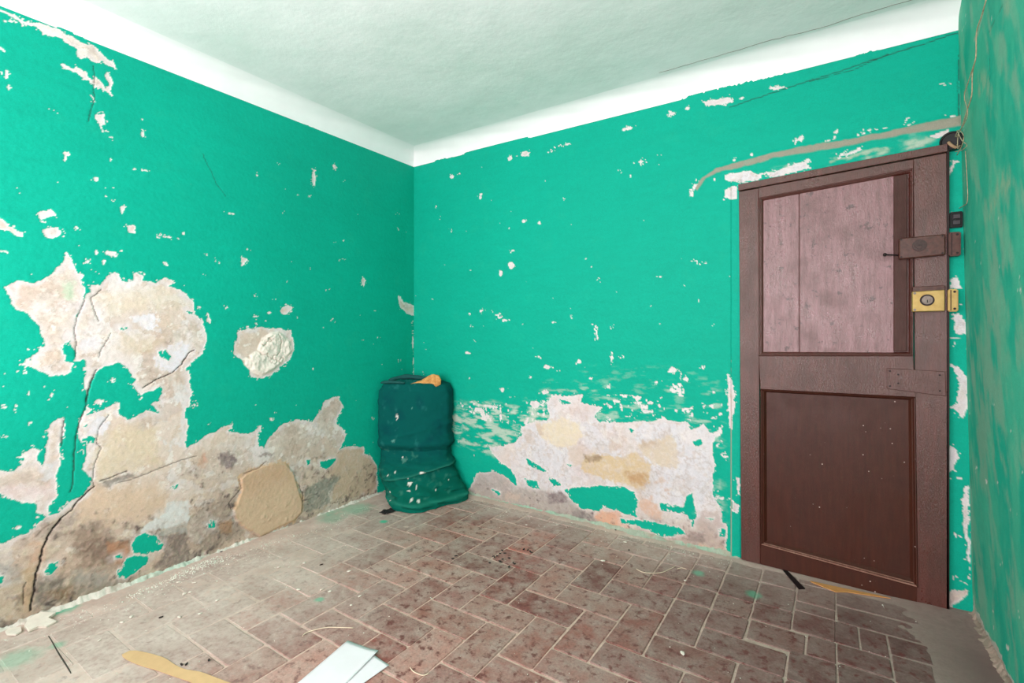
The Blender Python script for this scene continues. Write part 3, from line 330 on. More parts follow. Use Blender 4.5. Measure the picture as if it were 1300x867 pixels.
# rough lump of filler in the round hole, and the smooth render slab
d = sdist(LUMP, S, Z); m = sstep(-.003, .02, d); n1 = fbm(S, Z, .05, 901, 5); n2 = np.abs(fbm(S, Z, .07, 902, 3))
R += m*(.010+.010*n1-.006*sstep(.12, .0, n2)); C = mixc(C, 'EFE6DA', sstep(-.001, .002, d)*.9); C = mixc(C, 'A98C74', sstep(-.001, .002, d)*sstep(.09, .0, n2)*.55)
d = sdist(SLAB, S, Z); R += sstep(-.004, .012, d)*.008
C = mixc(C, 'CBAB8E', sstep(.0, .02, d)*.75); C = mixc(C, 'B08A6A', sstep(0, .02, d)*sstep(.42, .52, Z+.03*fbm(S, Z, .1, 903, 3))*.45); C = mixc(C, 'DCC4A8', sstep(0, .03, d)*sstep(.35, .18, Z+.05*fbm(S, Z, .1, 904, 4))*.5); C = mixc(C, '8A6B54', sstep(-.008, -.001, d)*sstep(.006, .001, d)*.5*sstep(-.3, .5, fbm(S, Z, .08, 905, 3)))
R = R*sstep(-.01, .02, S+.004)
LEFT_EDGE = R
P = np.stack([R, -S, Z], -1)
struct(mkobj('wall_left', grid_mesh('wall_left', P, C, flip=True), M_WALL))

# ------------------------------------------------------------------ wall_back
st = .0045
s = np.arange(-.012, 3.40, st); z = np.arange(-.02, 2.572, st); S, Z = np.meshgrid(s, z)
w = rand_chips(190, 0, 2.4, .3, 2.3, .0015, .0042, 2.4) + rand_chips(40, 3.26, 3.36, .05, 2.2)
C, R, MK = paint(S, Z, PEEL_B, HOLE_B, TINT_B, CRACK_B, CHIP_B+w, st, 311, True, SCRAPE_B, .5, 'DEDADE', .2)
# bare band over the door with a soft ledge, jamb strip beside the door
w1 = fbm(S, Z, .05, 71, 4)
d = sdist(BAND, S, Z+.006*w1)
C = mixc(C, 'A3998A', sstep(-.003, .004, d)*.92); C = mixc(C, '8FA893', sstep(.0, .012, d)*sstep(.2, .6, fbm(S*.4, Z*2, .03, 72, 4))*.5)
R += sstep(-.02, .02, d)*.010
jm = sstep(2.383, 2.388, S+.001*w1)*sstep(2.05, 2.04, Z)*sstep(2.44, 2.43, S); R += .012*jm
C = mixc(C, '2A4A40', np.exp(-((S-2.3845)/.002)**2)*sstep(2.05, 2.03, Z)*.5)
C = mixc(C, 'C6A79A', np.exp(-((S-2.3865)/.0025)**2)*sstep(1.0, .8, Z+.2*w1)*.8)
P = np.stack([S, -R, Z], -1)
struct(mkobj('wall_back', grid_mesh('wall_back', P, C, flip=True), M_WALL))

# ------------------------------------------------------------------ wall_right (leans out a little towards the floor)
def RX(z): return 3.313+(2.52-z)*.0186
st = .008
s = np.arange(-.012, 1.6, st); z = np.arange(-.03, 2.68, st); S, Z = np.meshgrid(s, z)
peelR = [[(0, 0), (.02, .09), (.06, .04), (.12, .05), (.2, .03), (.35, .05), (.5, .03), (.9, .05), (1.6, .03), (1.6, -.05), (0, -.05)]]
def yz(pts): return [(-p[1], p[2]) for p in pts]
scr = [([(-.1, -.1), (1.7, -.1), (1.7, 2.8), (-.1, 2.8)], .28)]
C, R, MK = paint(S, Z, peelR, [], [(peelR[0], 'B39B8C', .7, .02)], [(.55, yz(l)) for l in CRACK_R], rand_chips(90, .0, 1.4, .1, 2.6, .002, .009, 1.2), st, 611, False)
C = mixc(C, '93B49C', sstep(-.15, .5, fbm(S*1.6+Z*.5, Z*.6, .10, 622, 5)+.3*fbm(S, Z, .5, 623, 2))*.7*(1-MK))
C = mixc(C, '58C2A0', .12+.5*sstep(-.5, .5, fbm(S*2.2, Z*.8, .2, 625, 4))*(1-MK))
w1 = fbm(S, Z, .05, 626, 4)
for i, l in enumerate(FADE_R):
    d = sdist(yz(l), S+.008*w1, Z+.015*w1); C = mixc(C, '9DB598', sstep(-.03, .03, d+.02*w1)*sstep(-.6, .5, fbm(S*2, Z, .04, 627, 4))*.7)
for l in CRACK_R[:1]:
    C = mixc(C, 'C9BBAE', sstep(.012, .004, ldist(yz(l), S+.01*w1, Z))*.5)
P = np.stack([RX(Z)-R*sstep(0, .05, S), -S, Z], -1)
wr = struct(mkobj('wall_right', grid_mesh('wall_right', P, C), M_WALL))
# plain remainders of the side walls beyond the frame
def plain(P4, n, name, parent=None, inward=(0, 0, 1), col='00AE8E', fn=None):
    a, b, c_, d_ = [np.array(p, float) for p in P4]; u = np.linspace(0, 1, n)[None, :, None]; v = np.linspace(0, 1, n)[:, None, None]
    P = (a*(1-u)+b*u)*(1-v)+(d_*(1-u)+c_*u)*v
    T = np.broadcast_to(lin(col), P.shape).copy()
    nrm = np.cross(b-a, d_-a); fl = nrm.dot(np.array(inward)) < 0
    return mkobj(name, grid_mesh(name, P, T, flip=fl), M_WALL, parent)
wl = bpy.data.objects['wall_left']
plain([(0, -2.6, -.02), (0, YR, -.02), (0, YR, 2.57), (0, -2.6, 2.57)], 12, 'far_stretch', wl, (1, 0, 0))
plain([(RX(0), -1.58, -.02), (RX(0), YR, -.02), (RX(2.67), YR, 2.68), (RX(2.67), -1.58, 2.68)], 12, 'far_stretch', wr, (-1, 0, 0))
# wall behind the camera with its two tall window openings
bm = bmesh.new(); T = .35; xs = [-.05, WIN[0][0], WIN[0][1], WIN[1][0], WIN[1][1], 3.45]
for i in (0, 2, 4): box(bm, xs[i], xs[i+1], YR-T, YR, -.05, 2.72)
for i in (1, 3): box(bm, xs[i], xs[i+1], YR-T, YR, -.05, WZ0); box(bm, xs[i], xs[i+1], YR-T, YR, WZ1, 2.72)
M_GREENPLAIN = simple('plain_green_paint', '00AE8E', .6, var=.05, scale=3, spec=.3)
struct(finish('wall_front', bm, M_GREENPLAIN))
M_SASH = simple('sash_paint', 'D8D2C6', .5, var=.05)
for k, (a, b) in enumerate(WIN):
    bm = bmesh.new(); y0, y1 = YR-.32, YR-.27
    for x0, x1 in ((a, a+.05), (b-.05, b), ((a+b)/2-.035, (a+b)/2+.035)): box(bm, x0, x1, y0, y1, WZ0, WZ1, .004)
    for z0, z1 in ((WZ0, WZ0+.06), (WZ1-.06, WZ1), (1.05, 1.09), (1.75, 1.79)): box(bm, a+.05, b-.05, y0+.005, y1-.005, z0, z1, .003)
    struct(finish('window_%d' % (k+1), bm, M_SASH))

# ------------------------------------------------------------------ ceiling with its cove
m, nt, b = newmat('ceiling_wash'); f = noise(nt, 1.1, 5, .6); f2 = noise(nt, 9, 5, .6)
c = ramp(nt, f, [(.3, L4('DCE8E3')), (.5, L4('E9EFED')), (.7, L4('F3F4F4'))]); c = mix(nt, 1, c, ramp(nt, f2, [(.3, .95), (.7, 1.0)]), 'MULTIPLY')
nt.links.new(c, b.inputs['Base Color']); b.inputs['Roughness'].default_value = .9; b.inputs['Specular IOR Level'].default_value = .1; bump(nt, b, f2, .35, .01); M_CEIL = m
M_COVE = simple('cove_limewash', 'F4F5F5', .85, var=.02, scale=8, bmp=.2, spec=.1)
CZ0, CZ1, CR = 2.56, 2.67, .12
x = np.linspace(CR, 3.36, 120); y = -np.linspace(CR, 3.69, 120); X, Y = np.meshgrid(x, y)
P = np.stack([X, Y, CZ1+.006*fbm(X, Y, .5, 40, 3)*sstep(0, .15, np.minimum(X-CR, -Y-CR))], -1)
ceil = struct(mkobj('ceiling', grid_mesh('ceiling', P), M_CEIL))
th = np.linspace(0, math.pi/2, 13)
def cove(name, side):
    L = np.linspace(0, 1, 90); P = np.zeros((len(th), 90, 3))
    for i, t in enumerate(th):
        d = CR*(1-math.cos(t)); zz = CZ0+(CZ1-CZ0)*math.sin(t)
        if side == 'back': P[i, :, 0] = d+(3.36-d)*L; P[i, :, 1] = -d
        else: P[i, :, 0] = d; P[i, :, 1] = -(d+(3.69-d)*L)
        P[i, :, 2] = zz+.0025*np.sin(L*37+i)*math.sin(t*2)
    o = struct(mkobj(name, grid_mesh(name, P, flip=(side == 'back')), M_COVE)); return o
cove('trim_1', 'back'); cove('trim_2', 'left')
# hairline cracks of the ceiling
M_DARK = simple('crack_shadow_dirt', '8B857E', .9, var=.1, bmp=0)
def ceiling_crack(pts, wd):
    bm = bmesh.new(); rows = []
    Q = []
    for (ax, ay), (bx, by) in zip(pts, pts[1:]):
        for k in range(6): t = k/6; Q.append((ax+(bx-ax)*t+rnd.uniform(-.004, .004), ay+(by-ay)*t+rnd.uniform(-.004, .004)))
    Q.append(pts[-1])
    for i, (x_, y_) in enumerate(Q):
        h = wd*rnd.uniform(.3, 1)*(0.2 if i in (0, len(Q)-1) else 1)
        rows.append([bm.verts.new((x_, y_-h, CZ1-.0065)), bm.verts.new((x_, y_+h, CZ1-.0065)), bm.verts.new((x_, y_, CZ1-.004))])
    for a_, b_ in zip(rows, rows[1:]):
        for i in range(3): bm.faces.new((a_[i], a_[(i+1) % 3], b_[(i+1) % 3], b_[i]))
    finish('crack', bm, M_DARK, ceil)
ceiling_crack([(2.04, -.17), (2.3, -.165), (2.6, -.17), (2.8, -.155), (3.05, -.17), (3.2, -.165)], .0013)

# ------------------------------------------------------------------ floor: mortar bed, tiles, fillets
def spots(nt, c, lst, colr):
    geo = nt.nodes.new('ShaderNodeNewGeometry').outputs['Position']; nz = noise(nt, 28, 4, .65)
    for (x_, y_), r, k in lst:
        vm = N(nt, 'ShaderNodeVectorMath', operation='DISTANCE'); nt.links.new(geo, vm.inputs[0]); vm.inputs[1].default_value = (x_, y_, 0)
        a1 = N(nt, 'ShaderNodeMath', operation='DIVIDE'); nt.links.new(vm.outputs['Value'], a1.inputs[0]); a1.inputs[1].default_value = r
        a2 = N(nt, 'ShaderNodeMath', operation='ADD'); nt.links.new(a1.outputs[0], a2.inputs[0]); nt.links.new(nz, a2.inputs[1])
        mk = ramp(nt, a2.outputs[0], [(0, k), (.75, k), (1.0, 0)]) if False else None
        mr = N(nt, 'ShaderNodeMapRange'); nt.links.new(a2.outputs[0], mr.inputs[0]); mr.inputs[1].default_value = .95; mr.inputs[2].default_value = 1.6
        mr.inputs[3].default_value = k; mr.inputs[4].default_value = 0
        c = mix(nt, mr.outputs[0], c, colr)
    return c
def floor_finish(nt, b, c, dustk=1.0):
    """dust and lime trodden over the floor, thickest beside the left and back walls"""
    geo = nt.nodes.new('ShaderNodeNewGeometry').outputs['Position']; sp = nt.nodes.new('ShaderNodeSeparateXYZ'); nt.links.new(geo, sp.inputs[0])
    nz = noise(nt, 3.2, 6, .62); nf = noise(nt, 45, 4, .65)
    def mr(src, a, b_, lo, hi):
        r = N(nt, 'ShaderNodeMapRange'); nt.links.new(src, r.inputs[0]); r.inputs[1].default_value = a; r.inputs[2].default_value = b_; r.inputs[3].default_value = lo; r.inputs[4].default_value = hi; return r.outputs[0]
    def mm(op, a, b_):
        r = N(nt, 'ShaderNodeMath', operation=op)
        for i, v in enumerate((a, b_)):
            if hasattr(v, 'node'): nt.links.new(v, r.inputs[i])
            else: r.inputs[i].default_value = v
        return r.outputs[0]
    # x + small y slope: the dusty side near the left wall in the foreground
    q = mm('ADD', sp.outputs['X'], mm('MULTIPLY', sp.outputs['Y'], .33))      # low => dusty
    q = mm('ADD', q, mm('MULTIPLY', mm('SUBTRACT', nz, .5), .9))
    d1 = mr(q, -.05, .75, .93, 0)
    yb = mm('ADD', sp.outputs['Y'], mm('MULTIPLY', mm('SUBTRACT', nz, .5), .5))
    d2 = mr(yb, -.42, -.04, 0, .72)
    xl = mm('ADD', sp.outputs['X'], mm('MULTIPLY', mm('SUBTRACT', nz, .5), .35))
    d3 = mr(xl, .03, .3, .8, 0)
    d = mm('MAXIMUM', mm('MAXIMUM', d1, d2), d3)
    d = mm('MULTIPLY', d, mr(nf, .32, .58, .5, 1.0)); d = mm('MULTIPLY', d, dustk)
    dc = ramp(nt, noise(nt, 6, 5, .6), [(.3, L4('B8A69C')), (.5, L4('CBBAB0')), (.7, L4('D9CBC1'))])
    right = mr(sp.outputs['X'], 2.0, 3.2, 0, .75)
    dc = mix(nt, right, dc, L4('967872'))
    c = mix(nt, d, c, dc)
    c = spots(nt, c, GREENSPOTS, L4('3FB592'))
    nt.links.new(c, b.inputs['Base Color'])
m, nt, b = newmat('terracotta_tile')
oi = nt.nodes.new('ShaderNodeObjectInfo')
f = noise(nt, 11, 6, .65); f2 = noise(nt, 95, 5, .8); f3 = noise(nt, 26, 5, .65)
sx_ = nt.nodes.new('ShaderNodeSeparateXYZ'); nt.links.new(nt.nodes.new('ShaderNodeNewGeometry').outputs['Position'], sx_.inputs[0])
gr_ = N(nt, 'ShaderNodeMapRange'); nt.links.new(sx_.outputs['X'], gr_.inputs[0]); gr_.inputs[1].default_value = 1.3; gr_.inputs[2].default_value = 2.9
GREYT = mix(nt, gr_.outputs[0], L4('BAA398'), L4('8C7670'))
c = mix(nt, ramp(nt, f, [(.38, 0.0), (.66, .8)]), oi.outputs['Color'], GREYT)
c = mix(nt, ramp(nt, f3, [(.53, 0.0), (.64, .88)]), c, L4('683632'))
c = mix(nt, 1, c, ramp(nt, f2, [(.3, .66), (.60, 1.10)]), 'MULTIPLY')
c = mix(nt, ramp(nt, f2, [(.66, 0.0), (.74, .6)]), c, L4('D8C8B8'))
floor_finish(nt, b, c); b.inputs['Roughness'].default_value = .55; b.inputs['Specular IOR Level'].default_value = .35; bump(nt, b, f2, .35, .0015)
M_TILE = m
m, nt, b = newmat('mortar_bed'); f = noise(nt, 30, 5, .6)
geo = nt.nodes.new('ShaderNodeNewGeometry').outputs['Position']; sp = nt.nodes.new('ShaderNodeSeparateXYZ'); nt.links.new(geo, sp.inputs[0])
r_ = N(nt, 'ShaderNodeMapRange'); nt.links.new(sp.outputs['X'], r_.inputs[0]); r_.inputs[1].default_value = 1.9; r_.inputs[2].default_value = 3.1
c = mix(nt, r_.outputs[0], L4('DAB8A8'), L4('B09C92')); c = mix(nt, ramp(nt, f, [(.35, 0.0), (.7, .6)]), c, L4('A88D7F'))
fz = noise(nt, 75, 5, .75); c = mix(nt, 1, c, ramp(nt, fz, [(.3, .75), (.65, 1.08)]), 'MULTIPLY')
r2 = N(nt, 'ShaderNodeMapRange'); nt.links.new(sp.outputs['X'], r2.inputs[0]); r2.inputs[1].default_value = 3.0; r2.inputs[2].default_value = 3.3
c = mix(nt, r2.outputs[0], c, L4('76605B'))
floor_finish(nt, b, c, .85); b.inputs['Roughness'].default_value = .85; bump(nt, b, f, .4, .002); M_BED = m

x = np.linspace(-.02, 3.42, 230); y = np.linspace(.04, YR-.02, 270); X, Y = np.meshgrid(x, y)
bed = -.0035+.0008*fbm(X, Y, .04, 501, 3)
qd = X+.33*Y+.35*fbm(X, Y, .35, 506, 4); bed += .0031*sstep(.55, -.1, qd)
bed += .0012*fbm(X, Y, .1, 511, 4)*sstep(3.0, 3.2, X); bed += .0056*sstep(2.97, 3.26, X+.16*fbm(X, Y, .25, 505, 4)); bed += .0045*sstep(.16, .05, X+.08*fbm(X, Y, .2, 507, 4))+.0045*sstep(-.10, -.03, Y)*sstep(3.4, 2.5, X)+.002*sstep(-.13, -.05, Y+.06*fbm(X, Y, .15, 508, 4))
floor = struct(mkobj('floor', grid_mesh('floor', np.stack([X, Y, bed], -1), flip=True), M_BED))

def GX(i): return 1.622+.1547*i if i >= 0 else 1.622+.1592*i
def GY(j): return -1.062+.1565*j if j >= 0 else -1.062+.1495*j
def tile_mesh(w, h, seed):
    """unevenly worn tile, w x h metres, top near z=0, thin bevel all round"""
    r = random.Random(seed); bm = bmesh.new(); hw, hh = w/2, h/2; ch = .006
    def ring(k, z, jit):
        pts = [(-hw+k, -hh+ch+k*.3), (-hw+ch+k*.3, -hh+k), (0, -hh+k), (hw-ch-k*.3, -hh+k), (hw-k, -hh+ch+k*.3), (hw-k, hh-ch-k*.3), (hw-ch-k*.3, hh-k), (0, hh-k), (-hw+ch+k*.3, hh-k), (-hw+k, hh-ch-k*.3)]
        return pts
    off = [(r.uniform(-.0022, .0022), r.uniform(-.0022, .0022)) for _ in range(10)]
    zz = [r.uniform(-.0006, .0006) for _ in range(10)]
    R1 = [bm.verts.new((x+o[0], y+o[1], -.012)) for (x, y), o in zip(ring(0, 0, 0), off)]
    R2 = [bm.verts.new((x+o[0], y+o[1], -.0022+q)) for (x, y), o, q in zip(ring(0, 0, 0), off, zz)]
    R3 = [bm.verts.new((x+o[0], y+o[1], .0+q)) for (x, y), o, q in zip(ring(.003, 0, 0), off, zz)]
    for A, B in ((R1, R2), (R2, R3)):
        for i in range(10): bm.faces.new((A[i], A[(i+1) % 10], B[(i+1) % 10], B[i]))
    bm.faces.new(R3)
    me = bpy.data.meshes.new('tile'); bmesh.ops.recalc_face_normals(bm, faces=bm.faces); bm.to_mesh(me); bm.free(); me.materials.append(M_TILE); return me
TM = {}
def get_tile(kind, v):
    k = (kind, v)
    if k not in TM: TM[k] = tile_mesh(1.0 if False else {'long': .3095, 'square': .155}[kind]-.009, .155-.009, v*7+len(kind))
    return TM[k]
TCOL = ['A06C60', '95625A', 'AA7A6E', '8E5048', 'AE8478', '9C7068', '804A44', 'A8685C', 'B6867A', '8F625A']
def add_tile(x0, x1, y0, y1):
    w, h = x1-x0, y1-y0
    if w < .03 or h < .03: return
    long_ = max(w, h)/min(w, h) > 1.45
    me = get_tile('long' if long_ else 'square', rnd.randrange(6 if long_ else 4))
    o = bpy.data.objects.new('tile', me); COL.objects.link(o); o.parent = floor
    g = .0075
    if long_ and h > w:
        o.rotation_euler = (0, 0, math.pi/2*rnd.choice((1, 3))); sx, sy = (h-g)/.3005, (w-g)/.146
    elif long_:
        o.rotation_euler = (0, 0, math.pi*rnd.choice((0, 1))); sx, sy = (w-g)/.3005, (h-g)/.146
    else:
        q = rnd.randrange(4); o.rotation_euler = (0, 0, math.pi/2*q); a_, b_ = (w, h) if q % 2 == 0 else (h, w); sx, sy = (a_-g)/.146, (b_-g)/.146
    o.scale = (sx, sy, 1)
    o.rotation_euler.x = rnd.uniform(-.003, .003); o.rotation_euler.y = rnd.uniform(-.002, .002)
    o.location = ((x0+x1)/2, (y0+y1)/2, rnd.uniform(-.0008, .0016))
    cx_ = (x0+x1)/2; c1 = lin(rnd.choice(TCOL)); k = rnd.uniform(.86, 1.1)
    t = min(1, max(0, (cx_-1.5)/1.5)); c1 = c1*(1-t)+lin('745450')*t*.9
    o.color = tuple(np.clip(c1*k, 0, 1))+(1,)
over = lambda i, j: (i >= 3 and j >= 3) or (i >= 5 and j == 2) or (i >= 7 and j == 1)
I0, I1, J0, J1 = -11, 10, -15, 6
def cell_ok(i, j): return I0 <= i <= I1 and J0 <= j <= J1 and not over(i, j)
def gx(v): a = math.floor(v); return GX(a)+(GX(a+1)-GX(a))*(v-a)
def gy(v): a = math.floor(v); return GY(a)+(GY(a+1)-GY(a))*(v-a)
def put(i0, i1, j0, j1):
    add_tile(max(gx(i0), .012), min(gx(i1), 3.35), gy(j0), min(gy(j1), -.012))
done = set()
for i in range(I0-1, I1+2):
    for j in range(J0-1, J1+2):
        d = (i-j) % 4
        cells = [(i, j), (i+1, j)] if d == 0 else [(i, j), (i, j-1)] if d == 2 else None
        if not cells: continue
        cells = [q for q in cells if cell_ok(*q)]
        if not cells: continue
        a_ = [q[0] for q in cells]; b_ = [q[1] for q in cells]
        if i > 9 and j > -3: continue
        put(min(a_), max(a_)+1, min(b_), max(b_)+1)
for r_ in [(3, 4, 5, 6), (3, 4, 4, 5), (3, 4, 3, 4), (4, 5, 4, 5.5), (4, 5, 3, 4), (5, 6, 3.95, 5.4), (5, 6, 3, 3.95), (6, 7, 4.05, 5.4), (6, 7, 3.1, 4.05), (7, 8, 4.8, 6), (7, 8, 4.25, 4.8), (7, 8, 3.15, 4.25),
           (8, 9.9, 5.2, 6.15), (8, 9.95, 4.25, 5.2), (7.95, 8.5, 3.15, 4.25), (8.5, 9.1, 3.15, 4.25), (9.1, 9.95, 3.35, 4.25), (7.35, 8, 2.2, 3.15), (8, 9.1, 2.3, 3.15), (9.1, 9.9, 2.2, 3.35), (7, 8, 1, 2.2), (8, 9.1, 1, 2.3), (9.1, 9.9, 1, 2.2),
           (3, 4, 6, 6.85), (4, 5, 5.5, 6.7), (5, 6, 5.4, 6.5), (6, 7, 5.4, 6.4), (7, 8, 6, 6.4), (5, 6, 2, 3), (6, 7.35, 2.1, 3.1)]:
    put(*r_)

M_GAP = simple('open_joint_dirt', '4A403B', .9, var=.2, bmp=0)
bm = bmesh.new(); tube(bm, OPENJOINT, .0022, 5, lambda t: .6+.6*math.sin(t*3.1)); finish('open_joint', bm, M_GAP, floor)
# fillets of mortar and paint where the walls meet the floor
def fillet(name, p0, p1, nrm, wd, ht, cols, seed):
    n = 900; L = np.linspace(0, 1, n); prof = [(0, 1.0), (.18, .82), (.4, .42), (.7, .16), (1, -.12)]
    P = np.zeros((5, n, 3)); Cc = np.zeros((5, n, 3)); ll = math.dist(p0, p1)
    for i, (a_, b_) in enumerate(prof):
        nn = fbm(L*ll, np.full(n, i*.01), .07, seed, 4); n2 = fbm(L*ll, np.full(n, i*.03), .5, seed+5, 2)
        n4 = fbm(L*ll, np.full(n, i*.02), .018, seed+33, 3); k = wd*(.75+.55*nn+.45*n2+.35*n4); h = ht*(.7+.35*n2+.4*nn+.3*n4)
        for ax in (0, 1): P[i, :, ax] = p0[ax]+(p1[ax]-p0[ax])*L+nrm[ax]*(a_*k-.004)
        P[i, :, 2] = b_*h
        q = fbm(L*ll, np.full(n, i*.012), .06, seed+9, 4); c0 = np.broadcast_to(lin(cols[0]), (n, 3)).copy()
        q2 = fbm(L*ll, np.full(n, i*.01), .22, seed+19, 3)
        c0 = mixc(c0, cols[1], sstep(-.1, .4, q2)*.8); c0 = mixc(c0, cols[2], sstep(.15, .6, q)*.7); Cc[i] = c0
    return struct(mkobj(name, grid_mesh(name, P, Cc, flip=(nrm[1] == -1)), M_WALL))
fillet('baseboard_left', (0, -.02), (0, -3.3), (1, 0), .036, .024, ['DDD8CC', 'BFD3C2', 'A99B8B'], 801)
fillet('baseboard_back', (.02, 0), (2.43, 0), (0, -1), .034, .022, ['AFB8A6', '9FC0A9', 'B9A696'], 802)
fillet('baseboard_right', (3.358, -.02), (3.358, -3.3), (-1, 0), .03, .025, ['9E8E80', 'B59E90', '857768'], 803)

# ------------------------------------------------------------------ door
def wood(name, c1, c2, rough, bs, lightk=0, flecks=0.0, spec=.5):
    m, nt, b = newmat(name)
    g = noise(nt, 9, 6, .65, (6, 6, .7)); g2 = noise(nt, 60, 5, .7, (5, 5, 1.1)); bl = noise(nt, 6, 5, .65)
    c = ramp(nt, g, [(.3, L4(c2)), (.7, L4(c1))])
    c = mix(nt, ramp(nt, bl, [(.50, 0.0), (.66, .7)]), c, L4(c2))
    sp_ = noise(nt, 22, 5, .7); c = mix(nt, ramp(nt, sp_, [(.60, 0.0), (.66, lightk)]), c, L4('4A2A2A'))
    if flecks:
        v = N(nt, 'ShaderNodeTexVoronoi', Scale=26.0, feature='F1'); geo = nt.nodes.new('ShaderNodeNewGeometry').outputs['Position']
        mp = nt.nodes.new('ShaderNodeMapping'); mp.inputs['Scale'].default_value = (1, 1, 1.0); mp.inputs['Rotation'].default_value = (0, .5, 0); nt.links.new(geo, mp.inputs[0]); nt.links.new(mp.outputs[0], v.inputs['Vector'])
        dm = ramp(nt, v.outputs['Distance'], [(.05, flecks), (.09, 0.0)])
        sel = ramp(nt, noise(nt, 7.5, 2, .5), [(.53, 0.0), (.60, 1.0)])
        ff = mix(nt, 1, dm, sel, 'MULTIPLY'); c = mix(nt, ff, c, L4('C9B0A8'))
    nt.links.new(c, b.inputs['Base Color']); b.inputs['Roughness'].default_value = rough; b.inputs['Specular IOR Level'].default_value = spec
    r = ramp(nt, bl, [(.3, rough-.06), (.7, rough+.16)]); nt.links.new(r, b.inputs['Roughness'])
    bump(nt, b, g2, bs, .0045); return m
M_DOOR = wood('oxblood_door_paint', '63322A', '4A241C', .29, .7, .35, spec=.9)
M_DOORLOW = wood('oxblood_lower_paint', '4A2215', '3C1B11', .42, .12, 0, .9, spec=.35)
M_BOARD = wood('sheen_tinted_oxblood_boards', '98696E', '67403F', .28, .6, .95, spec=1.0)  # lilac base has the window sheen painted in; dark blotches are stains
M_STRIP = wood('dark_cover_strip_paint', '51302A', '3F231E', .5, .4, .3, spec=.3)
door = struct(empty('door_1', (2.44, -.03, 0)))
YF, YB = -.030, -.002
def dpart(name, q, mat, yf=YF, yb=YB, bev=.002, label=None):
    bm = bmesh.new(); quadbox(bm, q, yb, yf, bev); bmesh.ops.translate(bm, verts=bm.verts, vec=(-2.44, .03, 0))
    o = finish(name, bm, mat, door)
    if label: o['label'] = label
    return o
OU = [(2.522, 1.098), (3.155, 1.117), (3.155, 1.970), (2.522, 1.927)]      # upper panel, outer edge of moulding
IU = [(2.548, 1.123), (3.139, 1.134), (3.139, 1.950), (2.548, 1.912)]
OL = [(2.531, .109), (3.172, .068), (3.163, .930), (2.531, .924)]
IL = [(2.563, .134), (3.142, .103), (3.137, .913), (2.560, .908)]
def lerp(a, b, t): return a+(b-a)*t
dpart('stile', [(2.440, .008), (2.531, .006), (2.522, 1.980), (2.428, 1.976)], M_DOOR)
dpart('stile', [(3.166, -.004), (3.277, -.004), (3.269, 2.018), (3.155, 2.012)], M_DOOR)
dpart('top_rail', [(2.522, 1.927), (3.155, 1.970), (3.155, 2.012), (2.522, 1.982)], M_DOOR)
dpart('head_strip', [(2.426, 1.980), (3.271, 2.022), (3.271, 2.056), (2.426, 2.014)], M_DOOR, YF-.008, 0.0)
dpart('middle_rail', [(2.531, .924), (3.163, .930), (3.155, 1.117), (2.524, 1.098)], M_DOOR)
dpart('bottom_rail', [(2.531, .006), (3.168, -.004), (3.170, .068), (2.531, .109)], M_DOORLOW)
bx = lambda t, a, b_: (lerp(a[0], b_[0], t), lerp(a[1], b_[1], t))
dpart('panel_board', [(2.540, 1.110), (2.7055, 1.113), (2.7055, 1.935), (2.540, 1.925)], M_BOARD, -.018)
dpart('panel_board', [(2.7085, 1.113), (3.086, 1.120), (3.086, 1.955), (2.7085, 1.935)], M_BOARD, -.018)
dpart('panel_ground', [(2.540, 1.110), (3.150, 1.118), (3.150, 1.960), (2.540, 1.925)], M_DOOR, -.014)
dpart('cover_strip', [(3.084, 1.136), (3.132, 1.137), (3.132, 1.948), (3.084, 1.946)], M_STRIP, -.031, label='dark brown vertical cover strip')
dpart('lower_panel', [(2.545, .115), (3.155, .085), (3.150, .925), (2.545, .918)], M_DOORLOW, -.016)
def moulding(O, I, mat):
    bm = bmesh.new(); prof = [(0, YF+.002), (.04, YF-.002), (.14, YF-.005), (.26, YF-.004), (.34, YF+.0005), (.46, YF-.001), (.60, YF+.001), (.64, YF+.004), (.95, YF+.014), (1, YF+.018), (1, YB)]
    rings = []
    for t, y_ in prof: rings.append([bm.verts.new((lerp(o[0], i[0], t)-2.44, y_+.03, lerp(o[1], i[1], t))) for o, i in zip(O, I)])
    for a_, b_ in zip(rings, rings[1:]):
        for k in range(4): bm.faces.new((a_[k], a_[(k+1) % 4], b_[(k+1) % 4], b_[k]))
    return finish('moulding', bm, mat, door)
moulding(OU, IU, M_DOOR); moulding(OL, IL, M_DOORLOW)
M_BEAD = wood('highlight_bead_paint', '9A7466', '7E5648', .6, .3, spec=.3)  # added strips, painted paler to imitate light caught by the moulding's upward slope
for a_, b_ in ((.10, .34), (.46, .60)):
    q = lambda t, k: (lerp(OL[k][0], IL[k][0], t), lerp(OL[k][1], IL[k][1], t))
    dpart('bottom_highlight_bead', [q(a_, 0), q(a_, 1), q(b_, 1), q(b_, 0)], M_BEAD, YF-.0065, YF+.002, .0015, label='bead along the foot of the lower panel, painted paler as a highlight')
dpart('patch_plate', [(3.058, .962), (3.266, .942), (3.264, 1.052), (3.058, 1.058)], M_DOOR, YF-.004, YF+.002)
rivets = []
for x_, z_ in ((3.07, 1.045), (3.07, .975), (3.10, .99), (3.245, 1.035), (3.245, .965), (3.10, 1.03)): bm = bmesh.new(); cyl(bm, (x_-2.44, -.004, z_), (0, -1, 0), .004, .002, 8); rivets.append(bm)
M_IRON = simple('dark_iron', '2B201F', .5, .6, var=.2)
for bm in rivets: finish('rivet', bm, M_IRON, door)
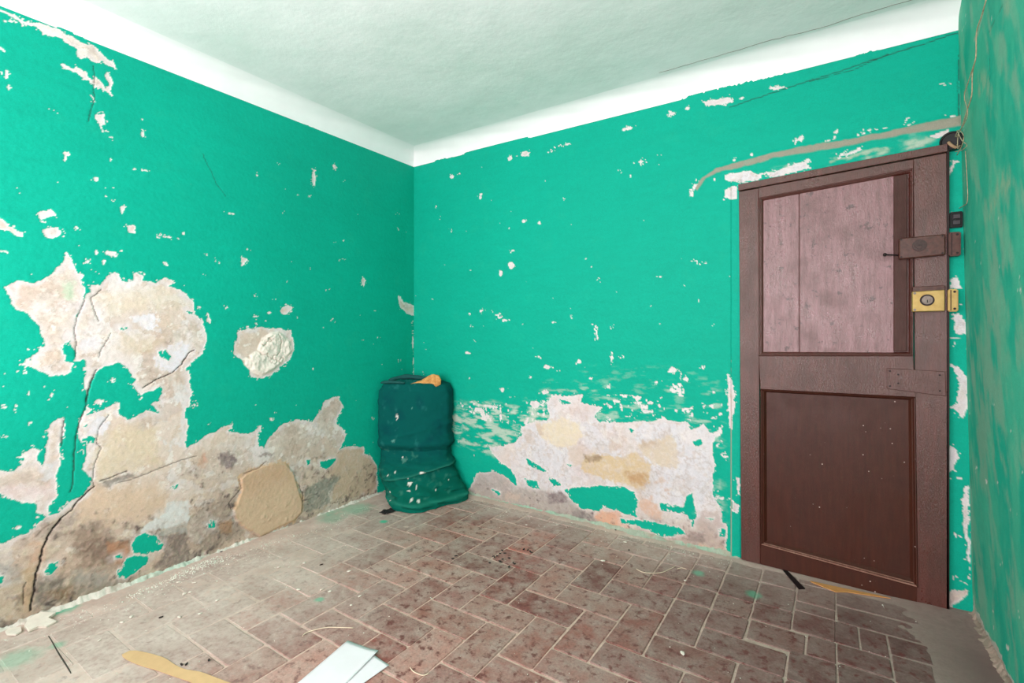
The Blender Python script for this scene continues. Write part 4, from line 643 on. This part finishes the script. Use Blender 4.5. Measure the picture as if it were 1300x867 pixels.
# rim lock, painted over in brown
M_RIM = simple('brown_lock_paint', '5A352C', .42, 0, var=.25, scale=60, bmp=.3, col2='3E221B', spec=.4)
M_BRASS = simple('brass', 'B59A5E', .42, .45, var=.12, scale=25, bmp=.1, col2='A08448')
M_STEEL = simple('dull_steel', '7A7068', .4, .7, var=.2, scale=80)
bm = bmesh.new(); quadbox(bm, [(3.100, 1.557), (3.260, 1.564), (3.260, 1.655), (3.100, 1.652)], -.03, -.064, .004); bmesh.ops.translate(bm, verts=bm.verts, vec=(-2.44, .03, 0))
rim = finish('rim_lock', bm, M_RIM, door); rim['label'] = 'brown painted rim lock with oval keyway'
bm = bmesh.new(); cyl(bm, (3.172-2.44, -.034, 1.613), (0, -1, 0), .026, .005, 28, bev=.002); cyl(bm, (3.172-2.44, -.039, 1.613), (0, -1, 0), .017, .004, 24, bev=.001)
finish('key_rose', bm, simple('worn_key_rose', '3D2620', .4, .3, var=.3, scale=120), rim)
bm = bmesh.new(); box(bm, 3.166-2.44, 3.178-2.44, -.0435, -.042, 1.6115, 1.6145); finish('keyway', bm, M_IRON, rim)
bm = bmesh.new()
bm.free()
for x_, z_ in ((3.108, 1.566), (3.108, 1.645), (3.25, 1.572), (3.25, 1.648)): bm = bmesh.new(); cyl(bm, (x_-2.44, -.034, z_), (0, -1, 0), .004, .0015, 10); finish('screw', bm, M_IRON, rim)
bm = bmesh.new(); tube(bm, [(3.10-2.44, -.012, 1.578), (3.075-2.44, -.016, 1.581), (3.052-2.44, -.02, 1.583)], .0035, 8)
bmesh.ops.create_icosphere(bm, subdivisions=2, radius=.008, matrix=Matrix.Translation((3.05-2.44, -.022, 1.583)))
finish('latch_lever', bm, M_IRON, rim, True)
# brass lock
bm = bmesh.new(); quadbox(bm, [(3.147, 1.317), (3.259, 1.318), (3.259, 1.412), (3.147, 1.408)], -.03, -.058, .003); bmesh.ops.translate(bm, verts=bm.verts, vec=(-2.44, .03, 0))
br = finish('brass_lock', bm, M_BRASS, door); br['label'] = 'worn brass rim lock with round cylinder'
bm = bmesh.new(); cyl(bm, (3.199-2.44, -.028, 1.368), (0, -1, 0), .0255, .004, 28, bev=.0015); finish('cylinder_rose', bm, M_IRON, br)
bm = bmesh.new(); cyl(bm, (3.199-2.44, -.032, 1.368), (0, -1, 0), .019, .004, 28, bev=.0015); finish('cylinder', bm, M_STEEL, br)
bm = bmesh.new(); box(bm, 3.1975-2.44, 3.2005-2.44, -.037, -.0355, 1.357, 1.369); finish('keyway', bm, M_IRON, br)
bm = bmesh.new()
bm.free()
for x_, z_ in ((3.156, 1.326), (3.156, 1.400)): bm = bmesh.new(); cyl(bm, (x_-2.44, -.028, z_), (0, -1, 0), .0055, .0018, 12); finish('screw', bm, M_STEEL, br)
dpart('backing_strip', [(3.150, 1.405), (3.262, 1.410), (3.262, 1.432), (3.150, 1.430)], M_RIM, -.046, -.029)
# keepers on the jamb
def keeper(name, x0, x1, z0, z1, yf, mat, label):
    e = tag(empty(name, ((x0+x1)/2, -.012, z0)), label, 'lock keeper'); cx_ = (x0+x1)/2
    bm = bmesh.new(); box(bm, x0-cx_, x1-cx_, yf+.012, .006, 0, z1-z0, .004, 2); finish('staple_box', bm, mat, e)
    bm = bmesh.new(); box(bm, x0-cx_+.008, x0-cx_+.011, yf+.0105, yf+.013, .004, z1-z0-.004)
    finish('lip', bm, M_IRON, e)
    for zz in (.012, z1-z0-.012): bm = bmesh.new(); cyl(bm, (x1-cx_-.012, yf+.0125, zz), (0, -1, 0), .005, .002, 10); finish('screw', bm, M_IRON, e)
keeper('lock_keeper', 3.272, 3.312, 1.558, 1.662, -.055, M_RIM, 'brown painted lock keeper on the jamb beside the upper rim lock')
keeper('lock_keeper', 3.270, 3.304, 1.316, 1.414, -.050, M_BRASS, 'brass lock keeper on the jamb beside the brass lock')
# dark gap line beside the door
bm = bmesh.new(); box(bm, .829, .838, .0, .028, 0, 2.03); finish('edge_shadow_gap', bm, M_IRON, door)

# ------------------------------------------------------------------ ceiling-rose box and switch by the door, loose wires
M_BLACK = simple('black_bakelite', '0D0C0E', .35, 0, var=.1, bmp=.05, spec=.3)
e = tag(empty('junction_box', (3.292, -.012, 2.068)), 'round black junction box in the corner above the door with wires hanging out', 'junction box')
JB = e; ax = Vector((-.35, -1, -.02)).normalized(); bm = bmesh.new(); cyl(bm, Vector((0, .004, 0)), ax, .042, .022, 32, .039)
finish('back_box', bm, M_BLACK, e)
bm = bmesh.new()
r0 = 32; c0 = Vector((0, .004, 0))+ax*.022; xx = ax.orthogonal().normalized(); yy = ax.cross(xx)
rr = [(.039, 0), (.040, .006), (.033, .006), (.031, -.008)]
rg = [[bm.verts.new(c0+ax*h+r*(xx*math.cos(t)+yy*math.sin(t))) for t in [2*math.pi*i/r0 for i in range(r0)]] for r, h in rr]
for a_, b_ in zip(rg, rg[1:]):
    for i in range(r0): bm.faces.new((a_[i], a_[(i+1) % r0], b_[(i+1) % r0], b_[i]))
finish('rim', bm, M_BLACK, e, True)
bm = bmesh.new(); tube(bm, [(-.02, -.035, -.01), (-.01, -.045, -.03), (.005, -.04, -.04)], .006, 8); finish('terminal', bm, simple('tan_terminal', 'A9886A', .6), e)
M_WIRE = simple('old_cream_flex', 'B9A98A', .6, var=.25, scale=90)
for pts, lab in zip(WIRES, ['thicker cream flex running from the ceiling down the corner into the junction box', 'thin cream wire looping beside the flex above the junction box', 'short curled cream wire inside the junction box', 'bent tan wire end dangling under the junction box', 'thin pale wire running from the junction box down to the black switch']):
    bm = bmesh.new(); tube(bm, pts, .0022 if 'thicker' in lab else .0016, 6)
    if 'inside' in lab or 'dangling' in lab:
        bmesh.ops.translate(bm, verts=bm.verts, vec=-JB.location); finish('wire', bm, M_WIRE, JB, True)
    else: tag(finish('wire', bm, M_WIRE, None, True), lab, 'wire')
e = tag(empty('wall_switch', (3.303, -.004, 1.686)), 'small black square switch on the green jamb right of the door', 'switch')
bm = bmesh.new(); box(bm, -.021, .021, -.016, .004, 0, .07, .003, 2); finish('back_plate', bm, M_BLACK, e)
M_BLK2 = simple('grey_black_insert', '3A3238', .35, var=.1)
for k in (.012, .038):
    bm = bmesh.new(); box(bm, -.013, .013, -.021, -.014, k, k+.02, .002); finish('rocker', bm, M_BLK2, e)

# ------------------------------------------------------------------ dark teal padded cushion slumped in the corner
N8 = 8
RINGS = [  # z, eight footprint points
 (.003, [(.07, -.30), (.16, -.41), (.28, -.50), (.37, -.535), (.505, -.495), (.585, -.29), (.625, -.07), (.35, -.03)]),
 (.045, [(.065, -.30), (.14, -.41), (.26, -.49), (.36, -.525), (.485, -.475), (.565, -.28), (.61, -.07), (.35, -.03)]),
 (.12, [(.05, -.30), (.085, -.395), (.20, -.455), (.31, -.465), (.43, -.395), (.515, -.25), (.545, -.07), (.35, -.03)]),
 (.22, [(.04, -.30), (.035, -.39), (.13, -.43), (.25, -.40), (.37, -.32), (.455, -.205), (.475, -.08), (.36, -.03)]),
 (.30, [(.035, -.30), (.03, -.38), (.10, -.39), (.215, -.33), (.33, -.255), (.415, -.165), (.435, -.09), (.36, -.03)]),
 (.345, [(.035, -.29), (.03, -.37), (.09, -.385), (.205, -.325), (.325, -.245), (.41, -.155), (.43, -.09), (.36, -.03)]),
 (.375, [(.03, -.29), (.022, -.38), (.075, -.41), (.20, -.350), (.335, -.262), (.425, -.165), (.45, -.09), (.37, -.02)]),
 (.55, [(.03, -.28), (.020, -.375), (.065, -.405), (.195, -.345), (.33, -.257), (.42, -.165), (.45, -.09), (.37, -.02)]),
 (.78, [(.035, -.27), (.022, -.37), (.055, -.39), (.19, -.33), (.325, -.245), (.42, -.155), (.45, -.09), (.38, -.02)]),
 (.83, [(.05, -.26), (.04, -.34), (.07, -.365), (.19, -.305), (.315, -.23), (.40, -.15), (.42, -.09), (.36, -.03)]),
 (.85, [(.08, -.26), (.08, -.30), (.10, -.32), (.19, -.27), (.30, -.20), (.365, -.13), (.38, -.09), (.33, -.06)]),
 (.86, [(.16, -.22), (.16, -.23), (.17, -.24), (.20, -.22), (.25, -.18), (.28, -.15), (.28, -.14), (.26, -.14)]),
]
def catmull_closed(pts, m):
    P = np.array(pts); n = len(P); out = []
    for k in range(m):
        u = k/m*n; i = int(u); t = u-i
        p0, p1, p2, p3 = P[(i-1) % n], P[i % n], P[(i+1) % n], P[(i+2) % n]
        out.append(.5*((2*p1)+(-p0+p2)*t+(2*p0-5*p1+4*p2-p3)*t*t+(-p0+3*p1-3*p2+p3)*t**3))
    return np.array(out)
MU = 176
ring_p = [np.c_[catmull_closed(r, MU), np.full(MU, zz)] for zz, r in RINGS]
def bag_section(lo, hi, nz, mode):
    rr = ring_p[lo:hi+1]; out = []
    for v in np.linspace(0, len(rr)-1.0001, nz):
        i = int(v); t = v-i; out.append(rr[i]*(1-t)+rr[i+1]*t)
    P = np.array(out)
    return P
def bag_mesh(name, P, kind, parent, mat):
    # outward direction in plan
    cen = P[:, :, :2].mean(1, keepdims=True); T = np.roll(P, -1, 1)-np.roll(P, 1, 1)
    nx, ny = T[..., 1], -T[..., 0]; l = np.hypot(nx, ny)+1e-9; nx /= l; ny /= l
    sg = np.sign(((P[..., 0]-cen[..., 0])*nx+(P[..., 1]-cen[..., 1])*ny).sum()); nx *= sg; ny *= sg
    r = P[..., 0]*.837+P[..., 1]*.548; z_ = P[..., 2]
    D = .006*fbm(r*1.0, z_, .10, 33, 4)+.002*fbm(r, z_, .025, 35, 3)
    if kind == 'skirt':
        D += .007*(1-2.2*np.abs(fbm(r*.45+z_*.15, z_, .05, 49, 3)))*sstep(.33, .27, z_)
        zl = .165+.22*(r+.05)*.9                       # overlapping fold rising to the right
        q = z_-zl; D += .026*sstep(-.004, .004, q)*np.exp(-np.clip(q, 0, 1)/.06); D += .012*sstep(.02, 0, np.abs(z_-(.26-.10*(r-.1))))*sstep(-.1, .25, r)
        D += .014*np.exp(-((z_-.035)/.018)**2)-.010*np.exp(-((z_-.07)/.012)**2)
        D += .010*np.sin((z_*1.0+r*.30)*95+1.5*fbm(r, z_, .2, 37, 2))*sstep(.3, .1, z_)*sstep(.0, .05, z_)
    else:
        D += .010*np.exp(-((z_-.395)/.02)**2)+.005*(1-2.2*np.abs(fbm(r*.8+z_*.5, z_*.6, .16, 50, 3)))*sstep(.84, .78, z_)
        q = z_-(.62-.9*(r-.22)); D += .006*np.sin(q*60)*sstep(.08, .3, r)*sstep(.7, .5, z_)*sstep(.36, .45, z_)
        q = z_-(.46+.25*(r)); D += .004*np.exp(-(q/.012)**2)
    # keep off the walls
    px = P[..., 0]+nx*D; py = P[..., 1]+ny*D
    px = np.maximum(px, .012+.004*np.sin(z_*40)); py = np.minimum(py, -.016)
    Q = np.stack([px, py, np.maximum(z_+(.004*fbm(r, z_, .05, 39, 3) if kind != 'skirt' else 0), .002)], -1)
    # cloth colour with dust and paint splashes
    C = np.broadcast_to(lin('00534F'), Q.shape).copy()
    n = fbm(r, z_, .12, 41, 4); C = mixc(C, '004549', sstep(.0, .7, n)*.7)
    if kind == 'skirt':
        C = mixc(C, '006451', sstep(.38, .05, z_)*.7); C = mixc(C, '3F7F70', sstep(.35, .9, fbm(r, z_, .035, 43, 4))*.5)
        C = mixc(C, '3A8A78', np.exp(-((z_-(.170+.198*(r+.05)))/.007)**2)*.5); C = mixc(C, '2E8A76', np.exp(-((z_-.045)/.008)**2)*.45)
    else: C = mixc(C, '2F7F7C', sstep(.5, 1, fbm(r, z_, .05, 44, 4))*.35)
    for (x_, y_, zz, a_, b_, u_) in SPLASH[kind]:
        # nearest vertex of the cloth to the splash
        dd = (Q[..., 0]-x_)**2+(Q[..., 1]-y_)**2+(Q[..., 2]-zz)**2; ij = np.unravel_index(dd.argmin(), dd.shape)
        r0_, z0_ = r[ij], z_[ij]; d = np.sqrt(((r-r0_)/a_)**2+((z_-z0_)/b_)**2+((Q[..., 0]-Q[ij][0])/.08)**2)+.35*fbm(r, z_, .012, 47, 3)
        C = mixc(C, u_, sstep(.85, .5, d+.25*fbm(r, z_, .006, 48, 2))*.95)
    nz, mu = Q.shape[:2]; Q = np.concatenate([Q, Q[:, :1]], 1); C = np.concatenate([C, C[:, :1]], 1)
    return mkobj(name, grid_mesh(name, Q, C, flip=False), mat, parent)
W_ = 'E6E2DA'
def bp(px_r, n_, zz): return (px_r*.837+n_*.548, px_r*.548-n_*.837, zz)
SPLASH = {'pad': [bp(-.04, .36, .60)+(.011, .030, W_), bp(.06, .36, .655)+(.004, .006, '5E9A90'), bp(-.06, .36, .42)+(.02, .014, '5E9A90')],
 'skirt': [bp(*a)+b for a, b in [((.00, .40, .30), (.010, .009, W_)), ((.02, .40, .27), (.03, .02, '4B7F74')), ((-.07, .45, .18), (.005, .012, W_)), ((-.03, .46, .19), (.006, .008, W_)), ((.16, .5, .21), (.03, .010, W_)), ((.08, .52, .14), (.022, .014, W_)), ((.12, .54, .12), (.007, .013, W_)), ((.095, .55, .10), (.016, .006, W_)), ((.06, .5, .18), (.006, .008, W_)), ((-.06, .55, .10), (.007, .007, W_)), ((-.05, .56, .07), (.016, .006, '9CC4BC')), ((-.05, .57, .04), (.006, .008, W_)), ((.11, .62, .04), (.014, .010, W_)), ((.15, .62, .05), (.013, .008, W_)), ((.16, .62, .035), (.006, .009, W_)), ((.24, .5, .09), (.006, .006, W_)), ((-.10, .55, .03), (.008, .006, W_)), ((-.07, .58, .025), (.005, .006, W_)), ((.3, .4, .08), (.004, .005, W_))]]}
m, nt, b = newmat('teal_cloth'); a = N(nt, 'ShaderNodeAttribute', attribute_name='tone'); nt.links.new(a.outputs['Color'], b.inputs['Base Color'])
b.inputs['Roughness'].default_value = .9; b.inputs['Specular IOR Level'].default_value = .12; bump(nt, b, noise(nt, 240, 4, .6), .4, .002); pass
M_CLOTH = m
bag = tag(empty('padded_cushion', (0, 0, 0)), 'dark teal cloth-covered cushion slumped in the corner, paint-splashed, foam showing at its torn top', 'cushion')
bag_mesh('folded_skirt', bag_section(0, 6, 110, 0), 'skirt', bag, M_CLOTH)
bag_mesh('padded_body', bag_section(5, 11, 120, 0), 'pad', bag, M_CLOTH)
# crumpled top flap: a loose ridge of cloth along the back of the top
bm = bmesh.new(); tube(bm, [(.035, -.30, .85), (.07, -.22, .868), (.13, -.165, .872), (.20, -.12, .862), (.28, -.08, .868)], .017, 10, lambda t: .55+.6*math.sin(t*math.pi)+.15*math.sin(t*21))
M_CLOTH2 = simple('teal_cloth_plain', '00534F', .85, var=.12, scale=60, col2='084848')
finish('top_flap', bm, M_CLOTH2, bag, True)
bm = bmesh.new(); tube(bm, [(.03, -.37, .838), (.07, -.375, .846), (.13, -.345, .848), (.20, -.30, .842)], .010, 8, lambda t: .7+.4*math.sin(t*math.pi)); finish('top_seam', bm, M_CLOTH2, bag, True)
# foam: irregular wedge
def prism(bm, outline, z0, z1, top=None, jit=0):
    a_ = [bm.verts.new((x_, y_, z0)) for x_, y_ in outline]; b_ = [bm.verts.new((x_, y_, z1 if top is None else top[i])) for i, (x_, y_) in enumerate(outline)]
    n = len(outline)
    for i in range(n): bm.faces.new((a_[i], a_[(i+1) % n], b_[(i+1) % n], b_[i]))
    bm.faces.new(a_[::-1]); bm.faces.new(b_)
def fl(r_, n_, zz): return Vector(bp(r_, n_, zz))
bm = bmesh.new()
prof = [(-.01, .808), (.01, .825), (.05, .835), (.10, .852), (.155, .868), (.170, .890), (.215, .905), (.255, .895), (.272, .86), (.268, .825), (.24, .812), (.17, .795), (.08, .797), (.02, .800)]
front = [bm.verts.new(fl(r_, .352+.006*math.sin(r_*60), z_)) for r_, z_ in prof]; back_ = [bm.verts.new(fl(r_*.94+.005, .265, lerp(.80, z_, .92))) for r_, z_ in prof]
for i in range(len(prof)): k = (i+1) % len(prof); bm.faces.new((front[i], front[k], back_[k], back_[i]))
bm.faces.new(front); bm.faces.new(back_[::-1])
bmesh.ops.triangulate(bm, faces=[f for f in bm.faces if len(f.verts) > 4]); bmesh.ops.subdivide_edges(bm, edges=bm.edges, cuts=2, use_grid_fill=True)
for v in bm.verts: v.co += Vector((rnd.uniform(-1, 1), rnd.uniform(-1, 1), rnd.uniform(-1, 1)))*.0018
fo = finish('foam', bm, simple('old_foam', 'DDA663', .9, var=.2, scale=45, bmp=.6, col2='B5793F'), bag, True); fo['label'] = 'torn tan foam'

# ------------------------------------------------------------------ things lying on the floor
ZT = .0018
def slab_thing(name, outline, z0, th, mat, label, cat, group=None, parent=None, wob=0):
    bm = bmesh.new(); prism(bm, outline, z0, z0+th, [z0+th+wob*rnd.uniform(0, 1) for _ in outline] if wob else None)
    o = finish(name, bm, mat, parent)
    if label: tag(o, label, cat, group)
    return o
M_PAPER = simple('white_paper', 'E8E3E7', .6, var=.03, scale=12, bmp=.1)
def paper(c4, lift, label, seed):
    c4 = [np.array(c, float) for c in c4]; n = 14; r = random.Random(seed); P = np.zeros((n, n, 3))
    for i in range(n):
        for j in range(n):
            u, v = i/(n-1), j/(n-1); q = (c4[0]*(1-u)+c4[1]*u)*(1-v)+(c4[3]*(1-u)+c4[2]*u)*v
            P[i, j] = (q[0], q[1], ZT+.0015+lift(u, v))
    me = grid_mesh('paper', P)
    o = mkobj('paper_sheet', me, M_PAPER); md = o.modifiers.new('solid', 'SOLIDIFY'); md.thickness = .0005; md.offset = 1
    bpy.context.view_layer.update(); dg = bpy.context.evaluated_depsgraph_get(); me2 = bpy.data.meshes.new_from_object(o.evaluated_get(dg)); o.modifiers.clear(); o.data = me2
    return tag(o, label, 'paper')
paper([(1.239, -1.625), (1.394, -1.604), (1.437, -1.812), (1.288, -1.880)], lambda u, v: .0028+.010*max(0, u-.72)*max(0, 1-v)*2, 'white paper sheet lying on top, its free corner curled up, bottom edge of photo', 1)
paper([(1.330, -1.618), (1.482, -1.631), (1.476, -1.760), (1.330, -1.80)], lambda u, v: .0006, 'white paper sheet half under the other one, at its right side', 2)
M_CARD = simple('ochre_card', 'D4AE80', .75, var=.05, scale=25, bmp=.15)
top = CARD[0]; bot = CARD[1]
bm = bmesh.new(); A = [bm.verts.new((x_, y_, ZT+.004)) for x_, y_ in top]; m_ = len(top)
def along(pl, t):
    p = np.array(pl); sgl = np.r_[0, np.cumsum(np.hypot(*np.diff(p, axis=0).T))]; t *= sgl[-1]; return (np.interp(t, sgl, p[:, 0]), np.interp(t, sgl, p[:, 1]))
bm.free(); bm = bmesh.new(); rws = []
for k in range(25):
    t = k/24; a_ = along(top, t); b_ = along(bot, t); zz = ZT+.0022+.0012*math.sin(k*.9)
    rws.append([bm.verts.new((a_[0], a_[1], zz)), bm.verts.new((b_[0], b_[1], zz)), bm.verts.new((b_[0], b_[1], zz-.0018)), bm.verts.new((a_[0], a_[1], zz-.0018))])
for a_, b_ in zip(rws, rws[1:]):
    for k in range(4): bm.faces.new((a_[k], a_[(k+1) % 4], b_[(k+1) % 4], b_[k]))
bm.faces.new(rws[0]); bm.faces.new(rws[-1][::-1])
tag(finish('card_strip', bm, M_CARD), 'curved ochre strip of card lying flat on the dusty floor at bottom left', 'card')
M_THREAD = simple('pale_thread', 'E6D2B8', .8, var=.05)
for pts, lab in zip(THREADS, ['pale thread arched over the tiles above the white paper', 'pale thread curved over the tiles near the back wall', 'tiny straight thread end right of the curved one near the back wall', 'short looped pale thread right of the white paper']):
    bm = bmesh.new(); tube(bm, [(x_, y_, ZT+.002) for x_, y_ in pts], .0017, 6); tag(finish('thread', bm, M_THREAD, None, True), lab, 'thread')
M_PELLET = simple('dark_pellet', '2A2220', .8, var=.3)
def blob(r_, sx, sy, sz, seed, sub=1):
    bm = bmesh.new(); bmesh.ops.create_icosphere(bm, subdivisions=sub, radius=r_); q = random.Random(seed)
    for v in bm.verts: v.co *= q.uniform(.75, 1.2); v.co.x *= sx; v.co.y *= sy; v.co.z *= sz
    me = bpy.data.meshes.new('blob'); bm.to_mesh(me); bm.free(); return me
PB = [blob(.006, 1.5, .8, .55, k) for k in range(4)]
for me in PB: me.materials.append(M_PELLET)
for k, (x_, y_) in enumerate(PELLETS):
    for q in range(2 if k in (3, 8, 11, 15) else 1):
        o = bpy.data.objects.new('pellet', PB[(k+q) % 4]); COL.objects.link(o); o.location = (x_+q*.012, y_-q*.006, .0045); o.rotation_euler = (0, 0, rnd.uniform(0, 3)); s_ = rnd.uniform(.8, 1.3); o.scale = (s_, s_, 1)
        where = ('the mid floor, in the loose cluster', 'cluster') if k < 13 and k > 1 else ('the mid floor, right of the loose cluster', 'pair') if k < 16 and k > 1 else ('the bare tiles in front of the cushion', 'front') if k < 2 else ('the tiles close to the back wall skirting', 'back') if k < 18 else ('the dusty floor near the ochre card strip', 'left') if k in (18, 22, 23) else ('worn red tiles near the left wall', 'worn')
        tag(o, 'small dark pellet on '+where[0], 'pellet', 'dark pellets, '+where[1])
M_CHIPW = simple('plaster_chip', 'E4D9CC', .9, var=.06)
CB = [blob(.007, 1.4, .9, .45, 20+k) for k in range(4)]
for me in CB: me.materials.append(M_CHIPW)
for k, (x_, y_) in enumerate(SPOTS):
    o = bpy.data.objects.new('plaster_crumb', CB[k % 4]); COL.objects.link(o); o.location = (x_, y_, .004); o.rotation_euler = (0, 0, rnd.uniform(0, 3)); s_ = rnd.uniform(.7, 1.4)*(1.6 if k == 0 else 1); o.scale = (s_, s_, 1)
    wl_ = 'on the worn tiles left of the middle' if k < 4 else 'on the tiles toward the back wall' if k in (4, 5, 6) else 'on the pale dusty floor along the left wall' if k < 16 else 'on a dark tile right of centre' if k == 16 else 'on the red-stained tiles left of the cushion' if k < 24 else 'on the dust at the foot of the back wall'
    tag(o, ('large' if k == 0 else 'small')+' white plaster crumb '+wl_, 'plaster crumb', 'white plaster crumbs '+wl_)
# plaster shards at the foot of the cracked left wall
sh = [(max(x_+.03, .04), y_) for x_, y_ in SHARD]
def shard(name, outline, z0, th, label, tilt):
    cx_ = sum(p[0] for p in outline)/len(outline); cy_ = sum(p[1] for p in outline)/len(outline)
    bm = bmesh.new(); prism(bm, [(x_-cx_, y_-cy_) for x_, y_ in outline], 0, th); bmesh.ops.bevel(bm, geom=bm.edges[:], offset=.0015, segments=1, affect='EDGES')
    o = finish(name, bm, M_CHIPW); o.location = (cx_, cy_, z0); o.rotation_euler = tilt; return tag(o, label, 'plaster shard')
shard('plaster_shard', [(.035, -2.285), (.02, -2.245), (.06, -2.205), (.075, -2.235), (.115, -2.215), (.125, -2.25), (.105, -2.27), (.11, -2.30), (.07, -2.305)], .012, .010, 'pointed pale plaster shard fallen at the foot of the cracked left wall', (.0, .25, 0))
shard('plaster_shard', [(.03, -2.34), (.05, -2.31), (.085, -2.315), (.095, -2.335), (.07, -2.355), (.04, -2.355)], .006, .009, 'small oval plaster shard just below the pointed one', (0, .1, 0))
# uncountable crumbs along the wall foot
bm = bmesh.new()
def crumb(x_, y_, s_):
    if x_ < .68 and y_ > -.6: return
    a_ = rnd.uniform(0, 6.3); pts = [bm.verts.new((x_+s_*math.cos(a_+q*2.1)*rnd.uniform(.6, 1.2), y_+s_*math.sin(a_+q*2.1)*rnd.uniform(.6, 1.2), .0005)) for q in range(3)]
    t_ = bm.verts.new((x_, y_, .001+s_*.7))
    for q in range(3): bm.faces.new((pts[q], pts[(q+1) % 3], t_))
for k in range(2600):
    if k >= 1500: x_ = .045+abs(rnd.gauss(0, .055)); y_ = -rnd.gauss(1.75, .22); crumb(x_, y_, rnd.uniform(.0015, .006)); continue
    if k < 900: x_ = .03+abs(rnd.gauss(0, .13)); y_ = -rnd.uniform(.35, 2.5)
    elif k < 1250: y_ = -.03-abs(rnd.gauss(0, .1)); x_ = rnd.uniform(.5, 2.4)
    else: x_ = rnd.uniform(.1, 3.2); y_ = -rnd.uniform(.1, 2.4)
    crumb(x_, y_, rnd.uniform(.0012, .0036)*(1.4 if rnd.random() < .08 else 1))
tag(finish('plaster_dust_crumbs', bm, simple('pale_crumbs', 'EAE2D6', .9, var=.1, scale=15, col2='C4D2C2')), 'fine pale crumbs of plaster and paint strewn along the foot of the walls', 'debris', kind='stuff')
# black rag by the cushion
M_RAG = simple('black_rag', '1E1D1C', .9, var=.3)
g = np.linspace(0, 1, 22); U, V = np.meshgrid(g, g); rx_ = .295+.065*U+.015*V; ry_ = -.625+.085*V-.012*U
H = ZT+.004+.022*np.abs(fbm(rx_, ry_, .03, 55, 4))*np.clip(8*np.minimum(np.minimum(U, 1-U), np.minimum(V, 1-V)), 0, 1)
rx_ = rx_+.010*fbm(rx_, ry_, .03, 56, 3); ry_ = ry_+.012*fbm(rx_, ry_, .03, 57, 3)
tag(mkobj('rag', grid_mesh('rag', np.stack([rx_, ry_, H], -1)), M_RAG), 'crumpled black scrap of rag on the floor left of the cushion', 'rag')
# strip and card pushed under the door
bm = bmesh.new()
P4 = [(2.628, -.02), (2.650, -.02), (2.738, -.178), (2.713, -.196)]
prism(bm, P4, ZT, ZT+.004); tag(finish('rubber_strip', bm, M_BLACK), 'short black rubber strip poking out from under the door', 'strip')
bm = bmesh.new(); prism(bm, [(2.755, -.080), (2.763, -.091), (2.86, -.132), (2.905, -.104), (3.024, -.074), (3.07, -.060), (3.02, -.058), (2.90, -.072), (2.82, -.078)], ZT, ZT+.003)
tag(finish('card_wedge', bm, simple('orange_card', 'DB9B5C', .7, var=.08)), 'orange piece of card wedged under the bottom edge of the door', 'card')
